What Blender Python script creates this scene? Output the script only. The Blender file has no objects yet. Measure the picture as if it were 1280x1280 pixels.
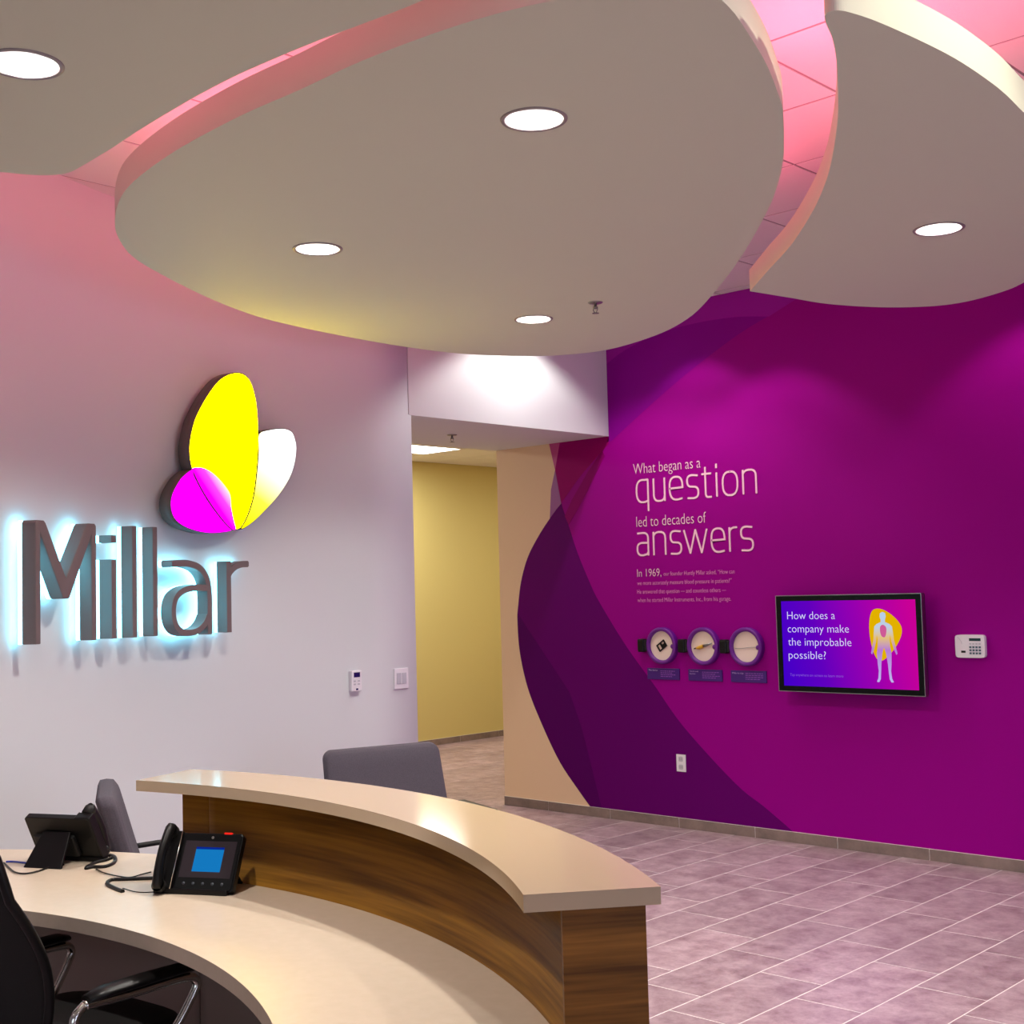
import bpy, bmesh, math, random
from math import sin, cos, pi, radians as R
from mathutils import Vector, Matrix
from mathutils.geometry import tessellate_polygon

# ------------------------------------------------------------------ camera, world, exposure, large lights
scene = bpy.context.scene
COL = scene.collection
scene.view_settings.view_transform = 'Standard'
scene.view_settings.look = 'None'
scene.view_settings.gamma = 1.0
scene.view_settings.exposure = 0.0
scene.view_settings.use_curve_mapping = False
scene.cycles.use_denoising = True
scene.cycles.max_bounces = 8
scene.cycles.diffuse_bounces = 5
scene.cycles.sample_clamp_indirect = 3.0
scene.cycles.caustics_reflective = False
scene.cycles.caustics_refractive = False

cam_d = bpy.data.cameras.new('camera')
cam_d.sensor_width = 36.0
cam_d.lens = 36.0 * 1624.265 / 1280.0
cam_d.clip_start = 0.05
cam = bpy.data.objects.new('camera', cam_d)
COL.objects.link(cam)
YAW, PITCH, ROLL = -0.757790, 0.0598199, -0.0260416
_f = Vector((sin(YAW) * cos(PITCH), cos(YAW) * cos(PITCH), sin(PITCH)))
_r0 = Vector((cos(YAW), -sin(YAW), 0))
_u0 = _r0.cross(_f)
_r = _r0 * cos(ROLL) + _u0 * sin(ROLL)
_u = -_r0 * sin(ROLL) + _u0 * cos(ROLL)
cam.matrix_world = Matrix(((_r.x, _u.x, -_f.x, 0.0), (_r.y, _u.y, -_f.y, 0.0), (_r.z, _u.z, -_f.z, 1.65), (0, 0, 0, 1)))
scene.camera = cam

world = bpy.data.worlds.new('world')
scene.world = world
world.use_nodes = True
world.node_tree.nodes['Background'].inputs[0].default_value = (0.75, 0.87, 1.0, 1)
world.node_tree.nodes['Background'].inputs[1].default_value = 1.0


def light(name, kind, loc, power, col=(1, 1, 1), target=None, **kw):
    d = bpy.data.lights.new(name, kind)
    d.energy = power
    d.color = col
    for k, v in kw.items():
        setattr(d, k, v)
    o = bpy.data.objects.new(name, d)
    COL.objects.link(o)
    o.location = loc
    if target is not None:
        o.rotation_euler = (Vector(target) - Vector(loc)).to_track_quat('-Z', 'Y').to_euler()
    return o


PINK = (1.0, 0.15, 0.27)
WARM = (1.0, 0.90, 0.76)
NEUT = (1.0, 0.96, 0.90)
ZC, ZB, ZT = 3.6, 3.0, 3.1          # ceiling, cloud underside, cloud top
# daylight from the window wall behind and to the right of the camera
light('window_daylight', 'AREA', (0.6, -3.3, 1.6), 32, (0.80, 0.90, 1.0), (-3.2, 4.5, 1.0), shape='RECTANGLE', size=4.0, size_y=2.0)
light('window_daylight', 'AREA', (3.3, 2.6, 1.5), 88, (0.66, 0.72, 1.0), (-3.2, 4.5, 0.9), shape='RECTANGLE', size=4.0, size_y=2.0)  # lamp on the unseen right side, with a window added around it

# measured outlines (metres)
CLOUD_A = [[-2.0083, 2.1668], [-2.2081, 2.1248], [-2.4777, 2.0998], [-2.7281, 2.101], [-2.9958, 2.0953], [-3.3346, 2.1153], [-3.6448, 2.1643], [-3.8696, 2.2281], [-4.1074, 2.3393], [-4.3133, 2.4658], [-4.5326, 2.653], [-4.7079, 2.8844], [-4.9535, 3.2787], [-5.138, 3.67], [-5.2202, 4.0207], [-5.2676, 4.4269], [-5.2769, 4.777], [-5.2367, 5.1376], [-5.1035, 5.4275], [-4.9113, 5.6293], [-4.6215, 5.7135], [-4.187, 5.5902], [-3.8137, 5.3652], [-3.4406, 5.0323], [-2.955, 4.541], [-2.5168, 4.0525], [-2.3083, 3.7942], [-2.156, 3.5833], [-2.0533, 3.4217], [-1.9313, 3.22], [-1.8759, 3.1097], [-1.8043, 2.9551], [-1.7499, 2.8235], [-1.6874, 2.648], [-1.6541, 2.5435], [-1.6429, 2.465], [-1.674, 2.3681], [-1.7493, 2.2884], [-1.8626, 2.226]]
CLOUD_B = [[-3.2646, 5.09], [-3.2106, 5.3846], [-3.1646, 5.6283], [-3.0368, 5.8935], [-2.8635, 6.0735], [-2.6891, 6.1156], [-2.4685, 6.0352], [-2.3299, 5.9276], [-2.1219, 5.7175], [-1.9151, 5.4147], [-1.7484, 5.0654], [-1.6205, 4.6859], [-1.5339, 4.3318], [-1.4773, 4.0026], [-1.4481, 3.747], [-1.4208, 3.5089], [-1.4127, 3.253], [-1.4232, 3.0593], [-1.4451, 2.8673], [-1.4633, 2.7776], [-1.4791, 2.7358], [-1.5007, 2.7253], [-1.5208, 2.7416], [-1.5411, 2.7844], [-1.5755, 2.8754], [-1.6478, 3.0229], [-1.7536, 3.2165], [-1.853, 3.3904], [-1.9942, 3.6157], [-2.1527, 3.8524], [-2.3785, 4.1488], [-2.6957, 4.5158], [-2.9804, 4.8008]]
CLOUD_C = [[-3.8845, 0.9123], [-4.0411, 1.1859], [-4.0496, 1.5186], [-3.8979, 1.8233], [-3.8709, 1.8885], [-3.8288, 1.9473], [-3.7658, 1.982], [-3.6629, 1.981], [-3.469, 1.967], [-3.2769, 1.9472], [-3.0407, 1.9304], [-2.8185, 1.9226], [-2.6504, 1.9287], [-2.4721, 1.9429], [-2.3122, 1.9618], [-2.2119, 1.9747], [-2.1124, 1.9843], [-1.9477, 2.0003], [-1.7493, 2.0421], [-1.5461, 2.1099]]
LIGHTS = [[-3.0608, 1.4943], [-2.452, 2.7262], [-3.9739, 3.1334], [-4.3292, 4.7691], [-2.1846, 4.7501]]
SPRINK = [[-3.8821, 4.7141], [-6.4891, 6.2694]]
GA = [[-4.3264, 3.4675], [-4.5409, 3.39], [-4.7782, 3.3052], [-5.1493, 3.1286], [-5.4454, 2.9658], [-5.7344, 2.7936], [-5.908, 2.6839], [-6.0085, 2.6088], [-6.1899, 2.4682], [-6.3771, 2.2883], [-6.4973, 2.1785], [-6.6218, 2.0459], [-6.7357, 1.8924], [-6.8108, 1.7112], [-6.8467, 1.5343], [-6.8593, 1.418], [-6.8429, 1.1738], [-6.7693, 0.9023], [-6.6354, 0.6376], [-6.4652, 0.3667], [-6.2781, 0.1628], [-6.1863, 0.0703]]
GB = [[-6.4837, 2.7407], [-6.4316, 2.5384], [-6.3803, 2.2885], [-6.327, 2.148], [-6.2345, 1.9098], [-6.1204, 1.6777], [-6.0708, 1.5896], [-5.9643, 1.4384], [-5.7902, 1.211], [-5.5695, 0.9638], [-5.3248, 0.6835], [-4.9249, 0.3379], [-4.7032, 0.2023], [-4.5013, 0.0703]]
GF = [[-5.9023, 3.2679], [-5.7345, 3.3417], [-5.4271, 3.4155], [-5.113, 3.4384], [-4.7938, 3.4279], [-4.5331, 3.3887]]
GC = [[-6.3786, 2.7365], [-6.4316, 2.5384]]
GS = [[-6.4316, 2.5384], [-6.4772, 2.3943], [-6.4973, 2.1785]]
GG = [[-6.3513, 0.8866], [-6.2449, 0.6287], [-6.1567, 0.3456], [-6.0773, 0.072]]
GE = [[-5.9695, 2.6432], [-6.1117, 2.4973], [-6.2741, 2.3024], [-6.3492, 2.188], [-6.3124, 2.1205], [-6.2062, 2.2447], [-6.0683, 2.4351], [-5.9486, 2.6004]]
BASEJ = [-6.5851, -5.9903, -5.3853, -4.7774, -4.1798, -3.5774]
TV = [[-4.4902, 1.5672], [-3.5104, 1.5636], [-3.514, 0.9682], [-4.49, 0.9723]]
SCR = [[-4.4521, 1.5363], [-3.5408, 1.5314], [-3.5413, 0.9975], [-4.4525, 1.0013]]
KEYPAD = [[-3.3538, 1.3231], [-3.1775, 1.3239], [-3.1793, 1.1921], [-3.3552, 1.1937]]
OUTLET = [[-5.3925, 0.4959], [-5.3152, 0.4984], [-5.3201, 0.3821], [-5.3973, 0.3816]]
DISC = [[-5.4729, 1.2387], [-5.1246, 1.237], [-4.785, 1.2381]]
DISCW = [[-5.57, 1.2376], [-5.3725, 1.2397], [-5.4688, 1.3407], [-5.4771, 1.1367]]
DISCR = [[-5.6016, 1.2373], [-5.3232, 1.2402], [-5.4609, 1.3655], [-5.4717, 1.1011]]
BRACK = [[-5.6675, 1.2373], [-5.597, 1.2381], [-5.6339, 1.2823], [-5.6376, 1.1903], [-5.3224, 1.2383], [-5.2488, 1.239], [-4.9724, 1.2394], [-4.9028, 1.2401]]
CAP = [[-5.6181, 1.0825], [-5.3463, 1.0776], [-5.3527, 1.0038], [-5.6177, 1.0045], [-5.2692, 1.0793], [-4.9952, 1.0803], [-4.9985, 1.0033], [-5.2657, 1.0035], [-4.9254, 1.0793], [-4.6475, 1.0807], [-4.6539, 1.0031], [-4.9225, 1.0002]]
T_what = [[-5.6896, 2.4458], [-5.1108, 2.4485]]
T_question = [[-5.662, 2.2389], [-4.6775, 2.2382], [-5.6518, 2.4029], [-5.5368, 2.1802]]
T_led = [[-5.6761, 2.0667], [-5.0806, 2.0738]]
T_answers = [[-5.677, 1.8657], [-4.7154, 1.8618], [-5.6488, 2.0342]]
T_1969 = [[-5.683, 1.7173], [-5.472, 1.7191]]
T_s1 = [[-5.4512, 1.7213], [-4.8679, 1.7192]]
T_s2 = [[-5.6853, 1.6597], [-4.8925, 1.6614]]
T_s3 = [[-5.6876, 1.6005], [-4.9396, 1.5985]]
T_s4 = [[-5.6865, 1.5413], [-4.904, 1.5395]]
Q_x = [[-5.6686, 2.3189], [-5.5623, 2.3114], [-5.5163, 2.3081], [-5.4188, 2.3012], [-5.3776, 2.2983], [-5.2657, 2.2904], [-5.2318, 2.288], [-5.1347, 2.2811], [-5.1057, 2.3812], [-5.0263, 2.375], [-4.9815, 2.3714], [-4.9379, 2.3176], [-4.8193, 2.3087], [-4.7774, 2.3255], [-4.6732, 2.3175]]
Q_z = [[-5.5588, 2.3957], [-5.5674, 2.1849], [-5.6587, 2.233], [-5.0727, 2.4347], [-5.0806, 2.2467], [-4.9861, 2.463], [-4.9886, 2.4024], [-4.987, 2.2403], [-4.6764, 2.2437], [-4.7272, 2.406]]
W_x = [[-5.6768, 1.947], [-5.5772, 1.9427], [-5.5312, 1.9407], [-5.4272, 1.9363], [-5.3887, 1.9346], [-5.2933, 1.9306], [-5.2651, 2.0014], [-5.0791, 1.9924], [-5.2205, 1.8659], [-5.1677, 1.9967], [-5.1151, 1.867], [-5.0443, 1.9502], [-4.9358, 1.9453], [-4.8977, 1.9436], [-4.838, 2.0106], [-4.8112, 1.9496], [-4.7148, 1.9452]]
SWITCH = [[0.3782, 1.1973], [0.4826, 1.1959], [0.4794, 1.0763], [0.378, 1.0738]]
THERMO = [[0.0276, 1.2075], [0.1049, 1.2027], [0.1021, 1.085], [0.0248, 1.0906]]
LET = {"Ml": [-2.3561, 1.476], "Mlt": [-2.3525, 1.9987], "Mlr": [-2.3213, 1.8283], "Mtop1r": [-2.2866, 1.9793], "Vbot_l": [-2.165, 1.6636], "Vbot_r": [-2.1144, 1.6629], "MR": [-1.9242, 1.4719], "MRtl": [-1.9834, 1.9946], "dot_top": [-1.8111, 1.9503], "dot_bot": [-1.8115, 1.9157], "i_l": [-1.8024, 1.4749], "i_r": [-1.7822, 1.4741], "it": [-1.7836, 1.8371], "l1l": [-1.6607, 1.4726], "l1r": [-1.6308, 1.4713], "l2l": [-1.5064, 1.4736], "l2r": [-1.4808, 1.4725], "a_tipl": [-1.4329, 1.82], "a_topc": [-1.2215, 1.8306], "a_r": [-1.0841, 1.7601], "a_bowl_l": [-1.3809, 1.6242], "a_bot": [-1.2459, 1.4669], "a_mid": [-1.1868, 1.699], "a_rb": [-1.0874, 1.4696], "r_l": [-0.9713, 1.5948], "r_r": [-0.9429, 1.467], "r_arm": [-0.8084, 1.8346], "r_top": [-0.9622, 1.8352], "r_join": [-0.9445, 1.7867]}
WING_Y = [[-0.8762, 2.8323], [-0.944, 2.8135], [-1.0121, 2.7736], [-1.0804, 2.707], [-1.1488, 2.622], [-1.2003, 2.5402], [-1.2319, 2.446], [-1.2385, 2.3849], [-1.2295, 2.325], [-1.2048, 2.2737], [-1.1559, 2.2081], [-1.0904, 2.1349], [-1.0028, 2.0534], [-0.9367, 2.0047], [-0.9032, 1.9993], [-0.8695, 2.0064], [-0.8352, 2.0428], [-0.8005, 2.0994], [-0.765, 2.1884], [-0.7399, 2.3179], [-0.7264, 2.4315], [-0.722, 2.5368], [-0.7276, 2.6494], [-0.743, 2.7288], [-0.7755, 2.7978], [-0.82, 2.8288]]
WING_O = [[-1.2188, 2.3016], [-1.1598, 2.3086], [-1.0988, 2.2958], [-1.0325, 2.2612], [-0.9774, 2.2177], [-0.9468, 2.1801], [-0.9401, 2.1179], [-0.9245, 2.0558], [-0.9076, 2.0039], [-0.9366, 2.0071], [-1.0027, 2.0565], [-1.0904, 2.1379], [-1.1559, 2.2112], [-1.2025, 2.2761]]
WING_M = [[-1.2188, 2.297], [-1.277, 2.2653], [-1.3163, 2.2329], [-1.367, 2.1668], [-1.3812, 2.1069], [-1.3578, 2.0487], [-1.2922, 2.01], [-1.193, 1.9866], [-1.0932, 1.9777], [-0.9929, 1.9839], [-0.9301, 1.9947], [-0.9478, 2.0068], [-1.0073, 2.0509], [-1.0972, 2.1323], [-1.1626, 2.2055], [-1.2115, 2.2717]]
WING_W = [[-0.7167, 2.5194], [-0.645, 2.5473], [-0.5655, 2.562], [-0.5088, 2.5642], [-0.4638, 2.5495], [-0.442, 2.5096], [-0.434, 2.4601], [-0.4506, 2.3759], [-0.4921, 2.2909], [-0.5733, 2.1967], [-0.6651, 2.1201], [-0.7565, 2.053], [-0.8245, 2.0154], [-0.8606, 2.0042], [-0.8296, 2.0414], [-0.7937, 2.0996], [-0.7582, 2.1887], [-0.7332, 2.3183], [-0.7196, 2.432]]
PHONE1 = [[-3.5979, 2.1471, 0.762], [-3.3582, 2.2759, 0.762], [-3.5568, 2.1913, 0.762]]
PHONE2 = [[-4.3044, 2.1311, 0.762], [-4.136, 2.1915, 0.762], [-4.2323, 2.184, 0.762], [-4.1811, 2.3195, 0.762]]
CORDS = [('handset_cord', [(-3.7248, 2.2372), (-3.7563, 2.2026), (-3.7943, 2.1632), (-3.8125, 2.1386), (-3.7724, 2.1032), (-3.6965, 2.086), (-3.6368, 2.0793)], 0.0065, 'black', 'thick black cord end curling on the worktop left of the lit phone'), ('network_cable', [(-3.8159, 2.283), (-3.8086, 2.2424), (-3.7997, 2.197), (-3.8588, 2.1823), (-3.9368, 2.1818), (-3.9993, 2.1941), (-4.001, 2.1905)], 0.0022, 'black', 'thin black cable running between the two desk phones'), ('line_cable', [(-3.6757, 2.1016), (-3.6099, 2.0995), (-3.5726, 2.1114), (-3.552, 2.133)], 0.0018, 'black', 'thin black cable at the foot of the lit phone'), ('coiled_cord', [(-4.1902, 2.3095), (-4.1881, 2.3424), (-4.1303, 2.3326), (-4.0553, 2.2864), (-4.0203, 2.2337), (-4.0465, 2.2047), (-4.0511, 2.182), (-4.1047, 2.2401), (-4.117, 2.2913), (-4.134, 2.3196)], 0.0065, 'black', 'looped thick black cord beside the left desk phone'), ('power_cable', [(-4.167, 2.1646), (-4.1678, 2.1152), (-4.1399, 2.0592), (-4.1382, 2.0137), (-4.1888, 2.0042), (-4.2669, 2.0226), (-4.3724, 2.0533)], 0.0028, 'black', 'black cable sweeping left from the rear of the left phone'), ('data_cable', [(-4.2367, 2.143), (-4.2494, 2.1138), (-4.3081, 2.0966), (-4.3629, 2.0805), (-4.38, 2.0638)], 0.0032, 'blue_cable', 'blue cable leaving the left desk phone')]

# ------------------------------------------------------------------ helpers
random.seed(7)


def srgb(r, g, b):
    f = lambda c: (c / 255 / 12.92) if c / 255 <= 0.04045 else ((c / 255 + 0.055) / 1.055) ** 2.4
    return (f(r), f(g), f(b), 1.0)


def mat(name, col, rough=0.5, metal=0.0, coat=0.0, noise=None, bump=None, emit=None, spec=0.5):
    """Principled material; noise = (scale, colour b, stretch xyz, coordinate kind); bump = (scale, strength)"""
    m = bpy.data.materials.new(name)
    m.use_nodes = True
    nt = m.node_tree
    b = nt.nodes['Principled BSDF']
    b.inputs['Base Color'].default_value = col
    b.inputs['Roughness'].default_value = rough
    b.inputs['Metallic'].default_value = metal
    b.inputs['Coat Weight'].default_value = coat
    b.inputs['Coat Roughness'].default_value = 0.09
    b.inputs['Specular IOR Level'].default_value = spec
    if emit:
        b.inputs['Emission Color'].default_value = emit[0]
        b.inputs['Emission Strength'].default_value = emit[1]
    if noise or bump:
        tc = nt.nodes.new('ShaderNodeTexCoord')
        mp = nt.nodes.new('ShaderNodeMapping')
        nt.links.new(tc.outputs[noise[3] if noise and len(noise) > 3 else 'Object'], mp.inputs[0])
        if noise:
            mp.inputs['Scale'].default_value = noise[2] if len(noise) > 2 else (1, 1, 1)
            n = nt.nodes.new('ShaderNodeTexNoise')
            n.inputs['Scale'].default_value = noise[0]
            n.inputs['Detail'].default_value = 8
            n.inputs['Roughness'].default_value = 0.62
            nt.links.new(mp.outputs[0], n.inputs[0])
            cr = nt.nodes.new('ShaderNodeValToRGB')
            cr.color_ramp.elements[0].position = 0.32
            cr.color_ramp.elements[1].position = 0.68
            cr.color_ramp.elements[0].color = col
            cr.color_ramp.elements[1].color = noise[1]
            nt.links.new(n.outputs[0], cr.inputs[0])
            nt.links.new(cr.outputs[0], b.inputs['Base Color'])
        if bump:
            n2 = nt.nodes.new('ShaderNodeTexNoise')
            n2.inputs['Scale'].default_value = bump[0]
            n2.inputs['Detail'].default_value = 4
            nt.links.new(mp.outputs[0], n2.inputs[0])
            bp = nt.nodes.new('ShaderNodeBump')
            bp.inputs['Strength'].default_value = bump[1]
            bp.inputs['Distance'].default_value = 0.002
            nt.links.new(n2.outputs[0], bp.inputs['Height'])
            nt.links.new(bp.outputs[0], b.inputs['Normal'])
    return m


def emit_mat(name, col, strength):
    m = bpy.data.materials.new(name)
    m.use_nodes = True
    nt = m.node_tree
    nt.nodes.clear()
    e = nt.nodes.new('ShaderNodeEmission')
    e.inputs[0].default_value = col
    e.inputs[1].default_value = strength
    o = nt.nodes.new('ShaderNodeOutputMaterial')
    nt.links.new(e.outputs[0], o.inputs[0])
    return m


def emit_gradient(name, stops, strength, axis_from, axis_to):
    """backlit print: colours along a straight line between two UV positions"""
    m = bpy.data.materials.new(name)
    m.use_nodes = True
    nt = m.node_tree
    nt.nodes.clear()
    uv = nt.nodes.new('ShaderNodeUVMap')
    sub = nt.nodes.new('ShaderNodeVectorMath'); sub.operation = 'SUBTRACT'
    sub.inputs[1].default_value = (axis_from[0], axis_from[1], 0)
    dot = nt.nodes.new('ShaderNodeVectorMath'); dot.operation = 'DOT_PRODUCT'
    d = Vector((axis_to[0] - axis_from[0], axis_to[1] - axis_from[1], 0))
    d = d / d.length_squared
    dot.inputs[1].default_value = d
    cr = nt.nodes.new('ShaderNodeValToRGB')
    while len(cr.color_ramp.elements) < len(stops):
        cr.color_ramp.elements.new(0.5)
    for e, (p, c) in zip(cr.color_ramp.elements, stops):
        e.position = p
        e.color = c
    e = nt.nodes.new('ShaderNodeEmission')
    e.inputs[1].default_value = strength
    o = nt.nodes.new('ShaderNodeOutputMaterial')
    nt.links.new(uv.outputs[0], sub.inputs[0])
    nt.links.new(sub.outputs[0], dot.inputs[0])
    nt.links.new(dot.outputs['Value'], cr.inputs[0])
    nt.links.new(cr.outputs[0], e.inputs[0])
    nt.links.new(e.outputs[0], o.inputs[0])
    return m


class MB:
    """collects geometry for ONE mesh object"""
    def __init__(s):
        s.v, s.f, s.uv, s.sm = [], [], [], []

    def face(s, pts, uvs=None, smooth=False):
        i = len(s.v)
        s.v += [tuple(p) for p in pts]
        s.f.append(list(range(i, i + len(pts))))
        s.uv.append(uvs if uvs else [(0, 0)] * len(pts))
        s.sm.append(smooth)
        return s

    def box(s, x0, x1, y0, y1, z0, z1):
        P = [(x, y, z) for z in (z0, z1) for y in (y0, y1) for x in (x0, x1)]
        for q in ((0, 2, 3, 1), (4, 5, 7, 6), (0, 1, 5, 4), (2, 6, 7, 3), (0, 4, 6, 2), (1, 3, 7, 5)):
            pts = [P[k] for k in q]
            n = (Vector(pts[1]) - Vector(pts[0])).cross(Vector(pts[2]) - Vector(pts[0]))
            ax = max(range(3), key=lambda k: abs(n[k]))
            a, b = [(1, 2), (0, 2), (0, 1)][ax]
            s.face(pts, [(p[a], p[b]) for p in pts])
        return s

    def prism(s, poly, lo, hi, fn, holes=(), caps=(True, True), sides=True, uv=None, smooth_side=False):
        """poly (a,b) swept from depth lo to hi; fn(a, b, depth) -> xyz"""
        loops = [list(poly)] + [list(h) for h in holes]
        flat = [p for l in loops for p in l]
        tris = tessellate_polygon([[Vector((p[0], p[1], 0)) for p in l] for l in loops])
        uvf = uv or (lambda a, b: (a, b))
        for on, dd, rev in ((caps[0], lo, False), (caps[1], hi, True)):
            if on:
                i = len(s.v)
                s.v += [tuple(fn(p[0], p[1], dd)) for p in flat]
                for t in tris:
                    t = list(t)[::-1] if rev else list(t)
                    s.f.append([i + k for k in t])
                    s.uv.append([uvf(*flat[k]) for k in t])
                    s.sm.append(False)
        if sides:
            for l in loops:
                n = len(l)
                i = len(s.v)
                s.v += [tuple(fn(p[0], p[1], lo)) for p in l] + [tuple(fn(p[0], p[1], hi)) for p in l]
                acc = 0.0
                for k in range(n):
                    k2 = (k + 1) % n
                    seg = math.dist(l[k], l[k2])
                    s.f.append([i + k, i + k2, i + n + k2, i + n + k])
                    s.uv.append([(acc, lo), (acc + seg, lo), (acc + seg, hi), (acc, hi)])
                    s.sm.append(smooth_side)
                    acc += seg
        return s

    def tube(s, pts, rad, n=10, closed=False, flat=1.0, cap=True):
        pts = [Vector(p) for p in pts]
        m = len(pts)
        rads = rad if isinstance(rad, (list, tuple)) else [rad] * m
        up = None
        rings = []
        for k in range(m):
            a = pts[(k - 1) % m] if (closed or k > 0) else pts[k]
            b = pts[(k + 1) % m] if (closed or k < m - 1) else pts[k]
            t = (b - a).normalized()
            if up is None:
                up = Vector((0, 0, 1)) if abs(t.z) < 0.9 else Vector((1, 0, 0))
            side = t.cross(up).normalized()
            up = side.cross(t).normalized()
            rings.append([pts[k] + side * (cos(2 * pi * j / n) * rads[k]) + up * (sin(2 * pi * j / n) * rads[k] * flat) for j in range(n)])
        i = len(s.v)
        for r_ in rings:
            s.v += [tuple(p) for p in r_]
        for k in range(m if closed else m - 1):
            k2 = (k + 1) % m
            for j in range(n):
                j2 = (j + 1) % n
                s.f.append([i + k * n + j, i + k * n + j2, i + k2 * n + j2, i + k2 * n + j])
                s.uv.append([(0, 0)] * 4)
                s.sm.append(True)
        if cap and not closed:
            s.f.append([i + j for j in range(n)][::-1]); s.uv.append([(0, 0)] * n); s.sm.append(False)
            s.f.append([i + (m - 1) * n + j for j in range(n)]); s.uv.append([(0, 0)] * n); s.sm.append(False)
        return s

    def lathe(s, prof, c=(0, 0, 0), n=32, axis='z', smooth=True):
        i = len(s.v)
        for r_, h in prof:
            for j in range(n):
                a, b = r_ * cos(2 * pi * j / n), r_ * sin(2 * pi * j / n)
                s.v.append((c[0] + a, c[1] + b, c[2] + h) if axis == 'z' else (c[0] + a, c[1] + h, c[2] + b))
        for k in range(len(prof) - 1):
            for j in range(n):
                j2 = (j + 1) % n
                s.f.append([i + k * n + j, i + k * n + j2, i + (k + 1) * n + j2, i + (k + 1) * n + j])
                s.uv.append([(0, 0)] * 4)
                s.sm.append(smooth)
        return s

    def slab(s, f, nu, nv, closed_u=False):
        """grid surface from f(u,v)"""
        i = len(s.v)
        for a in range(nu):
            for b in range(nv):
                s.v.append(tuple(f(a / (nu - 1), b / (nv - 1))))
        for a in range(nu - 1):
            for b in range(nv - 1):
                s.f.append([i + a * nv + b, i + (a + 1) * nv + b, i + (a + 1) * nv + b + 1, i + a * nv + b + 1])
                s.uv.append([(0, 0)] * 4)
                s.sm.append(True)
        return s

    def build(s, name, m, parent=None, bevel=0, seg=2, fixn=True, weld=True):
        me = bpy.data.meshes.new(name)
        me.from_pydata(s.v, [], s.f)
        ul = me.uv_layers.new(name='UVMap')
        k = 0
        for uvs in s.uv:
            for q in uvs:
                ul.data[k].uv = q
                k += 1
        me.polygons.foreach_set('use_smooth', s.sm)
        if weld or fixn:
            b = bmesh.new(); b.from_mesh(me)
            if weld:
                bmesh.ops.remove_doubles(b, verts=b.verts, dist=1e-5)
            if fixn:
                bmesh.ops.recalc_face_normals(b, faces=b.faces)
            b.to_mesh(me); b.free()
        me.materials.append(m)
        o = bpy.data.objects.new(name, me)
        COL.objects.link(o)
        if parent:
            o.parent = parent
        if bevel:
            md = o.modifiers.new('bevel', 'BEVEL')
            md.width = bevel; md.segments = seg; md.limit_method = 'ANGLE'; md.angle_limit = R(40)
            md.harden_normals = False
        return o


def tag(o, label=None, cat=None, group=None, kind=None):
    if label: o['label'] = label
    if cat: o['category'] = cat
    if group: o['group'] = group
    if kind: o['kind'] = kind
    return o


def empty(name, loc=(0, 0, 0), rz=0.0, **kw):
    o = bpy.data.objects.new(name, None)
    o.empty_display_size = 0.05
    COL.objects.link(o)
    o.location = loc
    o.rotation_euler = (0, 0, rz)
    return tag(o, **kw)


def copy_tree(o, parent=None):
    c = o.copy(); COL.objects.link(c)
    if parent is not None:
        c.parent = parent
    for ch in [x for x in bpy.data.objects if x.parent == o]:
        copy_tree(ch, c)
    return c


def spline(P, n=6, closed=False):
    out = []
    m = len(P)
    P = [Vector(p) for p in P]
    for k in range(m if closed else m - 1):
        p0 = P[(k - 1) % m] if (closed or k > 0) else P[k]
        p1, p2 = P[k], P[(k + 1) % m]
        p3 = P[(k + 2) % m] if (closed or k < m - 2) else P[(k + 1) % m]
        for j in range(n):
            t = j / n
            out.append(0.5 * ((2 * p1) + (p2 - p0) * t + (2 * p0 - 5 * p1 + 4 * p2 - p3) * t * t + (3 * p1 - p0 - 3 * p2 + p3) * t ** 3))
    if not closed:
        out.append(P[-1])
    return out


def spl2(P, n=5, closed=False):
    return [(p[0], p[1]) for p in spline([(a, b, 0) for a, b in P], n, closed)]


def ribbon(pts, w, round_end=True):
    """closed outline of a stroke of width w along 2-D points"""
    L, Rr = [], []
    n = len(pts)
    for k in range(n):
        a = Vector(pts[max(k - 1, 0)]); b = Vector(pts[k]); c = Vector(pts[min(k + 1, n - 1)])
        d1 = (b - a).normalized() if k > 0 else (c - b).normalized()
        d2 = (c - b).normalized() if k < n - 1 else d1
        t = (d1 + d2).normalized()
        nn = Vector((-t.y, t.x))
        sc = 1.0 / max(0.45, abs(nn.dot(Vector((-d1.y, d1.x)))))
        L.append(b + nn * (w / 2 * sc)); Rr.append(b - nn * (w / 2 * sc))
    if round_end:
        d = (Vector(pts[-1]) - Vector(pts[-2])).normalized() * (w * 0.22)
        e = (Vector(pts[0]) - Vector(pts[1])).normalized() * (w * 0.22)
        cL, cR = L[-1], Rr[-1]
        sL, sR = L[0], Rr[0]
        end = [cL.lerp(cR, 0.2) + d, cL.lerp(cR, 0.8) + d]
        st = [sR.lerp(sL, 0.2) + e, sR.lerp(sL, 0.8) + e]
        return [tuple(p) for p in L + end + Rr[::-1] + st]
    return [tuple(p) for p in L + Rr[::-1]]


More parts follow.
